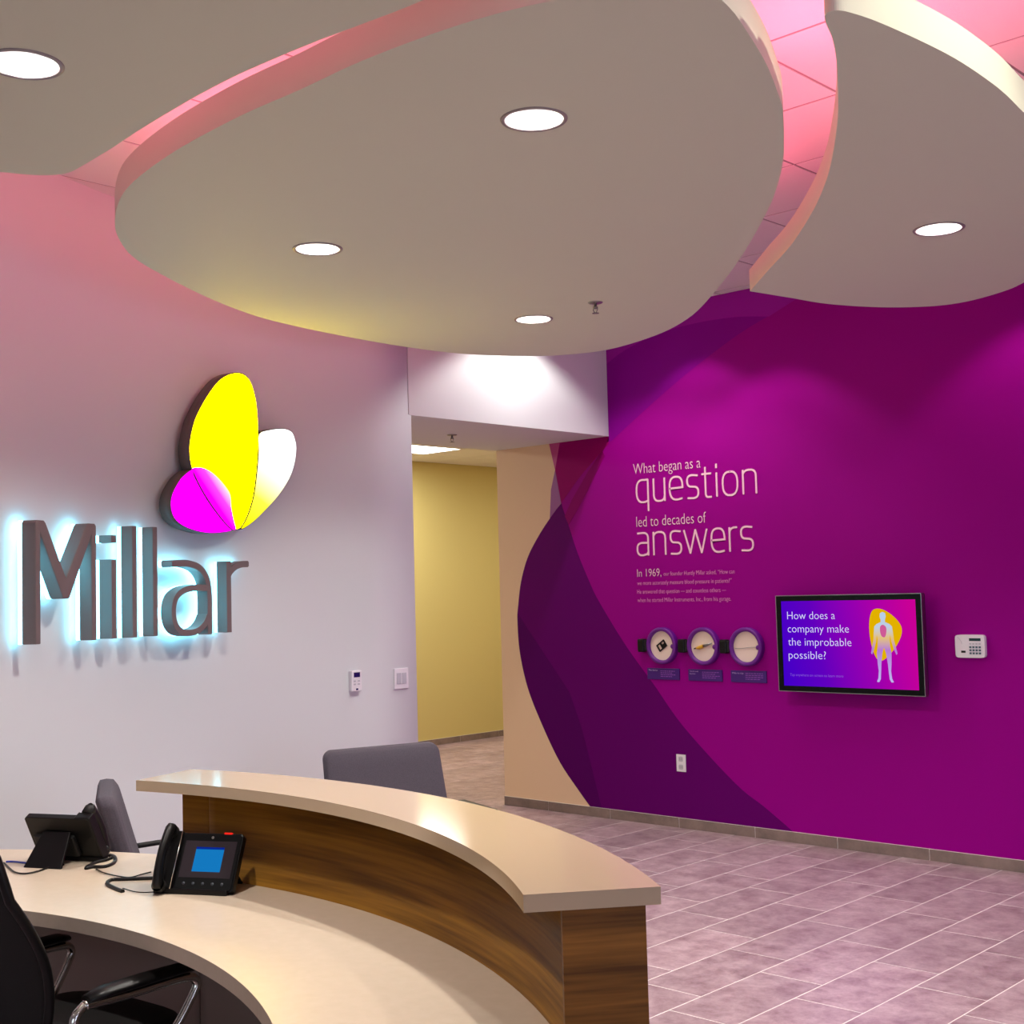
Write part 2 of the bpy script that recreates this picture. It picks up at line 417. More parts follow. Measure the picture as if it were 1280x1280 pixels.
# ------------------------------------------------------------------ materials
M = {}
M['white_wall'] = mat('white_wall_paint', srgb(222, 226, 228), 0.62, bump=(180, 0.05), spec=0.3)
M['ceiling_paint'] = mat('ceiling_panel_paint', srgb(216, 221, 199), 0.7, bump=(200, 0.05), spec=0.2)
M['tile_ceiling'] = mat('mineral_ceiling_tile', srgb(232, 228, 224), 0.85, bump=(420, 0.6), spec=0.1)
M['grid_metal'] = mat('ceiling_grid_metal', srgb(150, 142, 142), 0.5)
M['cream'] = mat('cream_wall_paint', srgb(232, 202, 168), 0.6, spec=0.3)
M['yellow'] = mat('yellow_wall_paint', srgb(208, 194, 126), 0.6, spec=0.3)
M['main'] = mat('magenta_wall_print', srgb(150, 0, 136), 0.5, spec=0.06)
M['wine'] = mat('wine_wall_print', srgb(150, 0, 105), 0.5, spec=0.06)
M['violet'] = mat('dark_violet_wall_print', srgb(98, 0, 104), 0.5, spec=0.06)
M['violet2'] = mat('deeper_violet_wall_print', srgb(84, 0, 94), 0.5, spec=0.06)
M['purple'] = mat('purple_wall_print', srgb(132, 0, 142), 0.5, spec=0.06)
M['lilac'] = mat('light_purple_wall_print', srgb(152, 24, 158), 0.5, spec=0.06)
M['sliver'] = mat('pink_sliver_print', srgb(190, 70, 140), 0.45, spec=0.35)
M['sliver2'] = mat('mauve_sliver_print', srgb(150, 80, 150), 0.45, spec=0.35)
M['overlap'] = mat('dark_overlap_print', srgb(138, 0, 106), 0.5, spec=0.06)
M['letter_pink'] = mat('pale_pink_vinyl', srgb(250, 205, 225), 0.5)
M['letter_pink2'] = mat('mid_pink_vinyl', srgb(250, 150, 215), 0.5)
M['floor_tile'] = None
M['grout'] = mat('pale_grout', srgb(232, 226, 224), 0.8)
M['base_tile'] = mat('grey_brown_base_tile', srgb(112, 98, 92), 0.45, noise=(6, srgb(146, 128, 120)))
M['quartz'] = mat('beige_quartz', srgb(188, 166, 138), 0.11, spec=0.7)
M['laminate'] = mat('cream_laminate', srgb(206, 188, 168), 0.3, noise=(30, srgb(200, 182, 160)))
M['modesty'] = mat('dark_grey_laminate', srgb(146, 134, 124), 0.5)
M['kick'] = mat('black_kick', srgb(14, 13, 13), 0.6)
M['trimw'] = mat('white_trim', srgb(225, 222, 220), 0.3)
M['plastic_w'] = mat('white_plastic', srgb(238, 236, 240), 0.35)
M['plastic_g'] = mat('pale_grey_plastic', srgb(196, 196, 204), 0.4)
M['black'] = mat('black_plastic', srgb(14, 13, 13), 0.38, spec=0.25)
M['blackg'] = mat('black_gloss', srgb(6, 6, 7), 0.3, spec=0.15)
M['blackm'] = mat('black_matt', srgb(16, 15, 15), 0.6)
M['mesh'] = mat('black_mesh_fabric', srgb(20, 17, 16), 0.85, bump=(600, 0.8))
M['grey_fabric'] = mat('charcoal_fabric', srgb(84, 76, 86), 0.9, noise=(260, srgb(66, 60, 70)), bump=(500, 0.4))
M['chrome'] = mat('chrome', srgb(210, 208, 200), 0.15, metal=1.0)
M['steel'] = mat('brushed_steel', srgb(150, 148, 145), 0.3, metal=1.0)
M['letter_metal'] = mat('grey_painted_metal', srgb(116, 104, 102), 0.5, metal=0.0)
M['dark_rim'] = mat('dark_sign_rim', srgb(92, 80, 76), 0.5)
M['disc_purple'] = mat('purple_disc_ring', srgb(104, 12, 140), 0.4)
M['disc_cream'] = mat('cream_disc', srgb(240, 222, 205), 0.5)
M['caption'] = mat('indigo_caption_plate', srgb(64, 6, 120), 0.4)
M['caption_text'] = mat('pale_caption_text', srgb(225, 200, 245), 0.5)
M['caption_text2'] = mat('violet_caption_text', srgb(150, 80, 190), 0.5)
M['slate'] = mat('slate_key', srgb(84, 108, 120), 0.4)
M['teal_lcd'] = mat('dark_teal_display', srgb(20, 60, 60), 0.2)
M['navy_lcd'] = mat('navy_display', srgb(30, 26, 90), 0.2)
M['yellow_part'] = mat('amber_device', srgb(220, 170, 40), 0.4)
M['red'] = emit_mat('red_indicator', srgb(255, 40, 30), 1.0)
M['blue_cable'] = mat('blue_cable', srgb(24, 50, 150), 0.4)
M['halo'] = emit_mat('halo_led', (0.20, 0.78, 1.0, 1), 10.0)
M['lamp'] = emit_mat('lamp_lens', (1, 0.98, 0.95, 1), 14.0)
M['trim_grey'] = mat('grey_lamp_trim', srgb(150, 140, 138), 0.4)
M['reflector'] = mat('lamp_reflector', srgb(240, 240, 240), 0.25, metal=0.6)
M['pink_led'] = emit_mat('pink_led', (1.0, 0.16, 0.36, 1), 3.0)
M['troffer'] = emit_mat('troffer_diffuser', (1, 0.97, 0.9, 1), 9.0)
M['glass'] = mat('window_glass', (1, 1, 1, 1), 0.02)
M['glass'].node_tree.nodes['Principled BSDF'].inputs['Transmission Weight'].default_value = 1.0


def tile_material():
    m = bpy.data.materials.new('porcelain_floor_tile')
    m.use_nodes = True
    nt = m.node_tree
    b = nt.nodes['Principled BSDF']
    N = nt.nodes.new
    tc = N('ShaderNodeTexCoord')
    oi = N('ShaderNodeObjectInfo')
    add = N('ShaderNodeVectorMath'); add.operation = 'ADD'
    mul = N('ShaderNodeVectorMath'); mul.operation = 'SCALE'
    mul.inputs['Scale'].default_value = 3.7
    nt.links.new(oi.outputs['Location'], mul.inputs[0])
    nt.links.new(tc.outputs['Object'], add.inputs[0])
    nt.links.new(mul.outputs[0], add.inputs[1])
    n1 = N('ShaderNodeTexNoise'); n1.inputs['Scale'].default_value = 6.5; n1.inputs['Detail'].default_value = 10; n1.inputs['Roughness'].default_value = 0.76
    n1.inputs['Distortion'].default_value = 0.15
    nt.links.new(add.outputs[0], n1.inputs[0])
    cr = N('ShaderNodeValToRGB')
    cr.color_ramp.elements[0].position = 0.3; cr.color_ramp.elements[0].color = srgb(120, 90, 98)
    cr.color_ramp.elements[1].position = 0.72; cr.color_ramp.elements[1].color = srgb(200, 176, 182)
    nt.links.new(n1.outputs[0], cr.inputs[0])
    hs = N('ShaderNodeHueSaturation')
    mr = N('ShaderNodeMapRange')
    mr.inputs['To Min'].default_value = 0.86; mr.inputs['To Max'].default_value = 1.12
    nt.links.new(oi.outputs['Random'], mr.inputs[0])
    nt.links.new(mr.outputs[0], hs.inputs['Value'])
    nt.links.new(cr.outputs[0], hs.inputs['Color'])
    nt.links.new(hs.outputs[0], b.inputs['Base Color'])
    b.inputs['Roughness'].default_value = 0.38
    bp = N('ShaderNodeBump'); bp.inputs['Strength'].default_value = 0.25; bp.inputs['Distance'].default_value = 0.003
    nt.links.new(n1.outputs[0], bp.inputs['Height'])
    nt.links.new(bp.outputs[0], b.inputs['Normal'])
    return m


M['floor_tile'] = tile_material()


def wood_material(name, ca, cb, sx, sy):
    """straight-grained walnut; grain runs along UV u"""
    m = bpy.data.materials.new(name)
    m.use_nodes = True
    nt = m.node_tree
    b = nt.nodes['Principled BSDF']
    N = nt.nodes.new
    uv = N('ShaderNodeUVMap')
    mp = N('ShaderNodeMapping'); mp.inputs['Scale'].default_value = (sx, sy, 1)
    nt.links.new(uv.outputs[0], mp.inputs[0])
    n1 = N('ShaderNodeTexNoise'); n1.inputs['Scale'].default_value = 1.0; n1.inputs['Detail'].default_value = 6; n1.inputs['Distortion'].default_value = 0.6
    nt.links.new(mp.outputs[0], n1.inputs[0])
    mp2 = N('ShaderNodeMapping'); mp2.inputs['Scale'].default_value = (sx * 4, sy * 7, 1)
    nt.links.new(uv.outputs[0], mp2.inputs[0])
    n2 = N('ShaderNodeTexNoise'); n2.inputs['Scale'].default_value = 1.0; n2.inputs['Detail'].default_value = 4
    nt.links.new(mp2.outputs[0], n2.inputs[0])
    mx = N('ShaderNodeMix'); mx.data_type = 'FLOAT'; mx.inputs[0].default_value = 0.3
    nt.links.new(n1.outputs[0], mx.inputs[2]); nt.links.new(n2.outputs[0], mx.inputs[3])
    cr = N('ShaderNodeValToRGB')
    cr.color_ramp.elements[0].position = 0.36; cr.color_ramp.elements[0].color = ca
    cr.color_ramp.elements[1].position = 0.64; cr.color_ramp.elements[1].color = cb
    nt.links.new(mx.outputs[0], cr.inputs[0])
    nt.links.new(cr.outputs[0], b.inputs['Base Color'])
    b.inputs['Roughness'].default_value = 0.5
    b.inputs['Specular IOR Level'].default_value = 0.25
    return m


M['wood'] = wood_material('walnut_laminate', srgb(92, 57, 10), srgb(164, 114, 34), 0.7, 13)
M['wood_end'] = wood_material('walnut_end_panel', srgb(84, 50, 10), srgb(146, 96, 36), 1.2, 16)

# ------------------------------------------------------------------ room shell
AR, ACX, ACY, AX0 = 4.75, -1.156, 4.8, -5.906      # the curved wall: radius, centre, tangent plane
YW = 7.28                                          # the purple wall's plane


def arc(s, z, dl):
    """point on the curved wall: s along it, z up, dl in front of it"""
    if s > 0:
        return (AX0 + dl, ACY + s, z)
    th = -s / AR
    return (ACX - (AR - dl) * cos(th), ACY - (AR - dl) * sin(th), z)


def wallp(a, b, d):
    return (a, YW - d, b)


# floor: grout bed with tiles laid on it
fl = MB().box(-10.6, 3.7, -3.7, 12.2, -0.12, -0.0008).build('floor', M['grout'])
tag(fl, kind='structure')
TW, TL, TX, TY = 0.299, 0.645, -2.549, 4.575


def cam_px(x, y, z):
    d = Vector((x, y, z - 1.65))
    w = d.dot(_f)
    if w < 0.3:
        return None
    return 640 + 1624.265 * d.dot(_r) / w, 640 - 1624.265 * d.dot(_u) / w


tile_me = MB().box(-TW / 2 + 0.0032, TW / 2 - 0.0032, -TL / 2 + 0.0032, TL / 2 - 0.0032, -0.004, 0.0).build('tile', M['floor_tile'], fl)
tile_me['_first'] = 1
cells = []
for i in range(-21, 27):
    for j in range(-14, 13):
        x = TX - TW * (i + 0.5)
        y = TY + 0.2135 * i + TL * (j + 0.5)
        if not (-10.6 < x < 3.6 and -3.6 < y < 12.2):
            continue
        q = cam_px(x, y, 0)
        vis = q is not None and -60 < q[0] < 1350 and 560 < q[1] < 1400
        # hidden under the counter and its worktop
        r_ = math.hypot(x + 3.14, y - 0.03)
        if vis and (q[0] < 500 or (q[0] < 790 and q[1] > 1060) or (q[0] < 640 and q[1] > 1020)):
            vis = False
        # behind the purple wall
        if x > -7.2 and y > 7.6:
            vis = False
        if x < -7.2 and not (500 < q[0] < 640):
            vis = False
        cells.append((math.hypot(x, y), x, y, vis))
cells.sort()
seen = [c for c in cells if c[3]][:300]
rest = [c for c in cells if c not in seen]
first = True
for _, x, y, _v in seen:
    o = tile_me if first else tile_me.copy()
    if not first:
        COL.objects.link(o)
    first = False
    o.location = (x, y, 0)
    o.parent = fl
if '_first' in tile_me: del tile_me['_first']
for o in bpy.data.objects:
    if '_first' in o: del o['_first']
mb = MB()
for _, x, y, _v in rest:
    mb.box(x - TW / 2 + 0.0032, x + TW / 2 - 0.0032, y - TL / 2 + 0.0032, y + TL / 2 - 0.0032, -0.004, 0.0)
o = mb.build('tile_field', M['floor_tile'], fl, weld=False)
tag(o, kind='stuff')

# left wall: concave arc flowing into a straight run that ends at the corridor opening
def wall_arc_strip(z0, z1, s_end):
    m = MB()
    ss = [-2.58 + k * 0.06 for k in range(int((2.58) / 0.06) + 1)] + [0.0, 0.2, s_end]
    ss = sorted(set(round(v, 4) for v in ss))
    for a, b in zip(ss[:-1], ss[1:]):
        m.face([arc(a, z0, 0), arc(b, z0, 0), arc(b, z1, 0), arc(a, z1, 0)], smooth=True)
        m.face([arc(b, z0, -0.14), arc(a, z0, -0.14), arc(a, z1, -0.14), arc(b, z1, -0.14)], smooth=True)
    e = s_end
    m.face([arc(e, z0, 0), arc(e, z0, -0.14), arc(e, z1, -0.14), arc(e, z1, 0)])
    return m


m = wall_arc_strip(0, 2.742, 0.56)
m2 = wall_arc_strip(2.742, ZC, 0.535)
off = len(m.v)
m.v += m2.v; m.f += [[off + k for k in f] for f in m2.f]; m.uv += m2.uv; m.sm += m2.sm
p0 = arc(-2.58, 0, 0)
m.face([(p0[0], p0[1], 0), (p0[0], p0[1], ZC), (-5.8, -3.6, ZC), (-5.8, -3.6, 0)])
m.face([(p0[0] - 0.2, p0[1], 0), (p0[0] - 0.2, p0[1], ZC), (-6.0, -3.6, ZC), (-6.0, -3.6, 0)])
wl = m.build('wall_left', M['white_wall'], fixn=False)
tag(wl, kind='structure')

# header box over the corridor opening, soffit at 2.74
h = MB().box(-7.04, AX0, 5.342, YW, 2.74, ZC + 0.1)
wh = h.build('wall_header', M['white_wall']); tag(wh, kind='structure')
# wall stub behind the white wall's end (corridor side)
jm = MB().box(-7.04, AX0 - 0.001, 5.2, 5.34, 0, 2.738).build('wall_jamb', M['white_wall']); tag(jm, kind='structure')

# right (purple) wall with its cream margin
wr = MB().box(-7.04, 3.7, YW, YW + 0.15, 0, ZC + 0.1).build('wall_right', M['cream']); tag(wr, kind='structure')
sidew = MB().box(-7.04, -6.9, YW + 0.15, 12.2, 0, 3.2).build('wall_corridor_side', M['cream']); tag(sidew, kind='structure')
yw = MB().box(-10.5, -10.35, 3.0, 12.2, 0, 3.2).build('wall_corridor', M['yellow']); tag(yw, kind='structure')
ye = MB().box(-10.5, -6.9, 12.05, 12.2, 0, 3.2).build('wall_corridor_end', M['yellow']); tag(ye, kind='structure')
yn = MB().box(-10.5, -7.04, 3.0, 3.15, 0, 3.2).build('wall_corridor_near', M['yellow']); tag(yn, kind='structure')
yb = MB().box(-7.18, -7.04, 3.15, 5.2, 0, 3.2).build('wall_corridor_inner', M['white_wall']); tag(yb, kind='structure')
m = MB()
m.box(3.6, 3.75, -3.7, 0.6, 0, ZC); m.box(3.6, 3.75, 4.6, YW + 0.15, 0, ZC)
m.box(3.6, 3.75, 0.6, 4.6, 0, 0.5); m.box(3.6, 3.75, 0.6, 4.6, 2.5, ZC)
wf = m.build('wall_far', M['white_wall'], weld=False); tag(wf, kind='structure')
wn2 = empty('added_window_2', (3.68, 2.6, 0.5), kind='structure')  # unseen window, added so the right daylight lamp has an opening
for k in range(3):
    MB().box(-0.005, 0.005, -2.0 + k * 4 / 3 + 0.03, -2.0 + (k + 1) * 4 / 3 - 0.03, 0.03, 1.97).build('pane', M['glass'], wn2)
m = MB()
for k in range(4):
    m.box(-0.03, 0.03, -2.0 + k * 4 / 3 - 0.03, -2.0 + k * 4 / 3 + 0.03, 0, 2.0)
m.box(-0.03, 0.03, -2.0, 2.0, 0, 0.03); m.box(-0.03, 0.03, -2.0, 2.0, 1.97, 2.0)
m.build('window_frame', M['trimw'], wn2, weld=False)

# back wall with a wide window (behind the camera)
m = MB()
m.box(-6.0, -2.4, -3.7, -3.55, 0, ZC); m.box(2.8, 3.7, -3.7, -3.55, 0, ZC)
m.box(-2.4, 2.8, -3.7, -3.55, 0, 0.5); m.box(-2.4, 2.8, -3.7, -3.55, 2.7, ZC)
wb = m.build('wall_back', M['white_wall'], weld=False); tag(wb, kind='structure')
wn = empty('window_1', (0.2, -3.62, 0.5), kind='structure')
for k in range(4):
    o = MB().box(-2.6 + k * 1.3 + 0.03, -1.3 + k * 1.3 - 0.03, -0.005, 0.005, 0.03, 2.17).build('pane', M['glass'], wn)
m = MB()
for k in range(5):
    m.box(-2.6 + k * 1.3 - 0.03, -2.6 + k * 1.3 + 0.03, -0.03, 0.03, 0, 2.2)
m.box(-2.6, 2.6, -0.03, 0.03, 0, 0.03); m.box(-2.6, 2.6, -0.03, 0.03, 2.17, 2.2)
m.build('window_frame', M['trimw'], wn, weld=False)

# main ceiling: grid with lay-in tiles
ce = MB().box(-6.0, 3.7, -3.7, YW, ZC + 0.002, ZC + 0.1).build('ceiling', M['grid_metal']); tag(ce, kind='structure')
GX, GY, GX0, GY0 = 0.595, 0.638, -2.519, 3.995
ct = None
for i in range(-11, 6):
    for j in range(-12, 6):
        x0, y0 = GX0 + GX * i, GY0 + GY * j
        x1, y1 = x0 + GX, y0 + GY
        if x1 < AX0 + 0.02 or x0 > 3.5 or y1 < -3.5 or y0 > YW - 0.02:
            continue
        if x0 < AX0 or y1 > YW or x0 > 3.0:
            # cut tiles along the walls
            a0, a1, b0, b1 = max(x0, AX0), min(x1, 3.6), max(y0, -3.55), min(y1, YW)
            o = MB().box(a0 + 0.007, a1 - 0.007, b0 + 0.007, b1 - 0.007, ZC - 0.001, ZC + 0.003).build('ceiling_tile', M['tile_ceiling'], ce)
            continue
        if ct is None:
            ct = MB().box(0.007, GX - 0.007, 0.007, GY - 0.007, -0.001, 0.003).build('ceiling_tile', M['tile_ceiling'], ce)
            o = ct
        else:
            o = ct.copy(); COL.objects.link(o)
        o.parent = ce
        o.location = (x0, y0, ZC)
# corridor ceiling
cc = MB().box(-10.5, -7.04, 3.0, 12.2, 3.072, 3.15).build('ceiling_corridor', M['grid_metal']); tag(cc, kind='structure')
TRX, TRY = -9.67, 8.5
ct = None
for i in range(6):
    for j in range(12):
        x0, y0 = -10.35 + 0.605 * i, 5.3 + 0.62 * j - 1.24
        if x0 > -7.1 or y0 < 3.1 or y0 > 11.5:
            continue
        if i == 1 and j in (6, 7):
            continue
        x1 = min(x0 + 0.605, -7.045)
        o = MB().box(x0 + 0.006, x1 - 0.006, y0 + 0.006, y0 + 0.614, 3.06, 3.07).build('ceiling_tile', M['tile_ceiling'], cc)
TRX0, TRY0 = -10.35 + 0.605, 5.3 + 0.62 * 6 - 1.24
tr = empty('ceiling_troffer', (TRX0 + 0.3025, TRY0 + 0.62, 3.06), label='bright rectangular ceiling light panel seen through the corridor opening', cat='ceiling light')
MB().box(-0.27, 0.27, -0.58, 0.58, 0.0, 0.006).build('diffuser', M['troffer'], tr)
m = MB(); m.box(-0.3, -0.27, -0.61, 0.61, -0.006, 0.008); m.box(0.27, 0.3, -0.61, 0.61, -0.006, 0.008)
m.box(-0.27, 0.27, -0.61, -0.58, -0.006, 0.008); m.box(-0.27, 0.27, 0.58, 0.61, -0.006, 0.008)
m.build('frame', M['trimw'], tr, weld=False)
light('corridor_light_and_fill', 'AREA', (TRX0 + 0.3, TRY0 + 0.62, 3.03), 44, (1, 0.95, 0.84), (TRX0 + 0.3, TRY0 + 0.62, 0), shape='RECTANGLE', size=0.55, size_y=1.15)
light('corridor_light_and_fill', 'AREA', (-8.6, 5.0, 3.03), 60, (1, 0.95, 0.84), (-8.6, 5.4, 0), shape='RECTANGLE', size=0.55, size_y=1.15)  # added fill without a fixture, brightens the cream wall end by the opening
light('corridor_light_and_fill', 'AREA', (-8.4, 10.8, 3.03), 24, (1, 0.95, 0.84), (-8.4, 10.8, 0), shape='RECTANGLE', size=0.55, size_y=1.15)

# baseboards of cut floor tile
bb = MB().box(-7.04, 3.6, YW - 0.008, YW, 0.0, 0.068).build('baseboard_right', M['grout']); tag(bb, kind='structure')
xs = sorted([-7.04] + [BASEJ[0] - 0.0] + BASEJ[1:] + [BASEJ[-1] + 0.604 * k for k in range(1, 12)])
for a, b in zip(xs[:-1], xs[1:]):
    MB().box(a + 0.003, b - 0.003, YW - 0.012, YW - 0.002, 0.001, 0.067).build('base_tile', M['base_tile'], bb)
bc = MB().box(-10.35, -10.342, 3.2, 12.0, 0, 0.068).build('baseboard_corridor', M['grout']); tag(bc, kind='structure')
for k in range(14):
    MB().box(-10.348, -10.338, 3.3 + 0.61 * k + 0.003, 3.3 + 0.61 * (k + 1) - 0.003, 0.001, 0.067).build('base_tile', M['base_tile'], bc)

# ------------------------------------------------------------------ printed graphic on the right wall (thin vinyl fields, layered)
def field(poly, name, m, layer):
    o = MB().prism(poly, 0.0, 0.0006 * layer, wallp).build(name, M[m], wr)
    return o


GAc = [GA[0]] + spl2(GA[1:], 5)
GBc = spl2(GB, 5)
top = ZC
field([(AX0 - 0.05, 2.62), (AX0 + 0.1, 2.62), (AX0 + 0.1, 2.9), (AX0 - 0.02, 2.9)], 'magenta_backing', 'main', 0.5)
# main magenta field to the right of curve A and the base line
ga_top = (GA[0][0] + 0.12, top)
main_poly = [ga_top] + GAc + [(GAc[-1][0], 0.067), (3.59, 0.067), (3.59, top)]
field(main_poly, 'magenta_field', 'main', 1)
# everything left of curve A and right of curve B, above their crossing: wine
import bisect
cross_i = min(range(len(GAc)), key=lambda k: min(math.dist(GAc[k], b) for b in GBc))
cross_j = min(range(len(GBc)), key=lambda k: math.dist(GAc[cross_i], GBc[k]))
joinA = min(range(len(GAc)), key=lambda k: abs(GAc[k][0] - AX0) + (0 if GAc[k][1] > 2.5 else 9))
left_up = [(AX0, 2.74)] + [p for p in GAc[joinA:cross_i + 1] if p[1] < 2.74] + GBc[:cross_j + 1][::-1]
field(left_up, 'wine_field', 'wine', 2)
# the wedge above the header's edge, left of curve A: purple below curve F, lilac above
GFc = spl2(GF, 5)
jt = [p for p in GAc if p[0] >= AX0 - 0.001 and p[0] < GF[-1][0]]
field([(AX0, 2.74), (AX0 - 0.02, 2.70)] + jt[::-1][0:] + GFc[::-1] + [(AX0, GF[0][1])], 'purple_field', 'purple', 2)
ja = [p for p in GAc if p[0] >= GF[-1][0] - 1e-6]
field([(AX0, GF[0][1])] + GFc + ja[::-1] + [ga_top, (AX0, top)], 'lilac_field', 'lilac', 2)
# dark violet: inside curve A, left of curve B
low = GAc[cross_i:] + [(GAc[-1][0], 0.067), (GBc[-1][0], 0.067)] + GBc[cross_j:][::-1]
field(low, 'dark_violet_field', 'violet', 3)
# slightly deeper sliver along curve A at the bottom
GGc = spl2(GG, 4)
la = [p for p in GAc[cross_i:] if p[1] < GG[0][1] + 0.6]
field(la + [(GAc[-1][0], 0.067), (GGc[-1][0], 0.067)] + GGc[::-1], 'deep_violet_sliver', 'violet2', 4)
field(GE, 'dark_overlap', 'overlap', 4)
field([GB[0], tuple(GC[0]), tuple(GC[1])], 'pink_sliver', 'sliver', 4)
field([tuple(GS[0]), tuple(GS[1]), tuple(GS[2])] + [tuple(GB[2]), tuple(GB[1])], 'mauve_sliver', 'sliver2', 4)


# lettering --------------------------------------------------------
def font_mesh(txt):
    cu = bpy.data.curves.new('t', 'FONT')
    cu.body = txt
    cu.size = 1.0
    cu.resolution_u = 3
    cu.offset = -0.012
    o = bpy.data.objects.new('t', cu)
    COL.objects.link(o)
    dg = bpy.context.evaluated_depsgraph_get()
    me = bpy.data.meshes.new_from_object(o.evaluated_get(dg))
    V = [tuple(v.co) for v in me.vertices]
    F = [list(p.vertices) for p in me.polygons]
    bpy.data.objects.remove(o)
    bpy.data.curves.remove(cu)
    bpy.data.meshes.remove(me)
    return V, F


def text_flat(mb, txt, a0, a1, b, height, fn, depth):
    """adds the lettering between a0 and a1 on baseline b; height = cap height"""
    V, F = font_mesh(txt)
    x0 = min(v[0] for v in V); x1 = max(v[0] for v in V)
    i = len(mb.v)
    sc = height / 0.729
    for v in V:
        mb.v.append(tuple(fn(a0 + (v[0] - x0) / (x1 - x0) * (a1 - a0), b + v[1] * sc, depth)))
    for f in F:
        mb.f.append([i + k for k in f]); mb.uv.append([(0, 0)] * len(f)); mb.sm.append(False)


def text_obj(name, txts, m, parent, fn, depth):
    mb = MB()
    for t in txts:
        text_flat(mb, *t, fn, depth)
    return mb.build(name, m, parent, fixn=False, weld=False)


text_obj('heading_text', [('What began as a', -5.690, -5.111, 2.446, 0.079), ('led to decades of', -5.676, -5.081, 2.070, 0.079)], M['letter_pink'], wr, wallp, 0.004)
text_obj('year_text', [('In 1969,', -5.683, -5.472, 1.7185, 0.058)], M['letter_pink'], wr, wallp, 0.004)
text_obj('story_text', [
    ('our founder Huntly Millar asked, \u201cHow can', -5.451, -4.868, 1.7205, 0.030),
    ('we more accurately measure blood pressure in patients?\u201d', -5.685, -4.893, 1.6605, 0.030),
    ('He answered that question \u2014 and countless others \u2014', -5.688, -4.940, 1.5995, 0.030),
    ('when he started Millar Instruments, Inc., from his garage.', -5.687, -4.904, 1.5405, 0.030)], M['letter_pink2'], wr, wallp, 0.004)


def earc(cx, cy, rx, ry, a0, a1, n=8, pw=2.6):
    out = []
    for k in range(n + 1):
        a = R(a0 + (a1 - a0) * k / n)
        c, s_ = cos(a), sin(a)
        out.append((cx + rx * math.copysign(abs(c) ** (2 / pw), c), cy + ry * math.copysign(abs(s_) ** (2 / pw), s_)))
    return out


def glyph(ch, x0, x1, b, xh):
    """thin grotesque strokes of a letter in a box x0..x1 above baseline b"""
    c, w = (x0 + x1) / 2, (x1 - x0) / 2
    m_, t = b + xh / 2, b + xh
    if ch == 'q':
        return [[(x1, t)] + earc(c + w * 0.12, m_, w * 1.12, xh / 2, 78, 285, 14) + [(x1, b + xh * 0.06)], [(x1, t), (x1, b - 0.062)]]
    if ch == 'u':
        return [[(x0, t), (x0, b + xh * 0.3)] + earc(c, b + xh * 0.3, w, xh * 0.3, 185, 330, 8) + [(x1, b + xh * 0.25)], [(x1, t), (x1, b)]]
    if ch == 'e':
        return [[(x0, m_), (x1, m_ + xh * 0.02)] + earc(c, m_ + xh * 0.04, w, xh * 0.46, 5, 180, 12) + earc(c + w * 0.1, m_, w * 1.1, xh / 2, 185, 275, 8) + [(x1 - w * 0.1, b + xh * 0.04)]]
    if ch == 's':
        return [[(x1 - w * 0.1, t - xh * 0.03), (c + w * 0.1, t)] + earc(c - w * 0.05, t - xh * 0.25, w * 0.85, xh * 0.25, 95, 250, 8) +
                earc(c + w * 0.0, b + xh * 0.25, w, xh * 0.25, 70, -85, 8) + [(x0 + w * 0.15, b + xh * 0.02)]]
    if ch == 't':
        return [[(c - w * 0.25, t + 0.045), (c - w * 0.25, b + xh * 0.2)] + earc(c + w * 0.25, b + xh * 0.2, w * 0.5, xh * 0.2, 190, 270, 5) + [(x1, b)], [(x0, t), (x1, t)]]
    if ch == 'i':
        return [[(c, t), (c, b)], [(c, t + 0.06), (c, t + 0.035)]]
    if ch == 'o':
        return [earc(c, m_, w, xh / 2, 90, 270, 12) + earc(c, m_, w, xh / 2, 275, 450, 12)]
    if ch == 'n':
        return [[(x0, t), (x0, b)], [(x0, t - xh * 0.15)] + earc(c, t - xh * 0.3, w, xh * 0.3, 150, 0, 8) + [(x1, b)]]
    if ch == 'r':
        return [[(x0, t), (x0, b)], [(x0, t - xh * 0.3)] + earc(x0 + w * 1.6, t - xh * 0.3, w * 1.6, xh * 0.3, 160, 90, 5) + [(x1, t)]]
    if ch == 'a':
        return [[(x0 + w * 0.1, t - xh * 0.01)] + [(c, t)] + earc(c + w * 0.1, t - xh * 0.28, w * 0.9, xh * 0.28, 80, 0, 6) + [(x1, b)],
                [(x1, m_ + xh * 0.05)] + earc(c, b + xh * 0.28, w, xh * 0.28, 95, 270, 10) + [(x1 - w * 0.2, b + xh * 0.05), (x1, b + xh * 0.15)]]
    if ch == 'w':
        return [[(x0, t), (x0 + w * 0.52, b)], [(x0 + w * 0.52, b), (c, t)], [(c, t), (x1 - w * 0.48, b)], [(x1 - w * 0.48, b), (x1, t)]]
    return []


def word(name, letters, b, xh, m):
    mb = MB()
    for ch, x0, x1 in letters:
        for k, st in enumerate(glyph(ch, x0, x1, b, xh)):
            mb.prism(ribbon(st, 0.0130), 0.001 + 0.0002 * k, 0.004 + 0.0002 * k, wallp)
    return mb.build(name, m, wr, weld=False)


word('question_lettering', [('q', -5.667, -5.565), ('u', -5.515, -5.42), ('e', -5.377, -5.267), ('s', -5.232, -5.136), ('t', -5.104, -5.03), ('i', -4.99, -4.98), ('o', -4.937, -4.82), ('n', -4.776, -4.675)], 2.242, 0.158, M['letter_pink'])
word('answers_lettering', [('a', -5.675, -5.578), ('n', -5.530, -5.428), ('s', -5.388, -5.294), ('w', -5.268, -5.079), ('e', -5.043, -4.937), ('r', -4.897, -4.838), ('s', -4.811, -4.716)], 1.868, 0.158, M['letter_pink'])

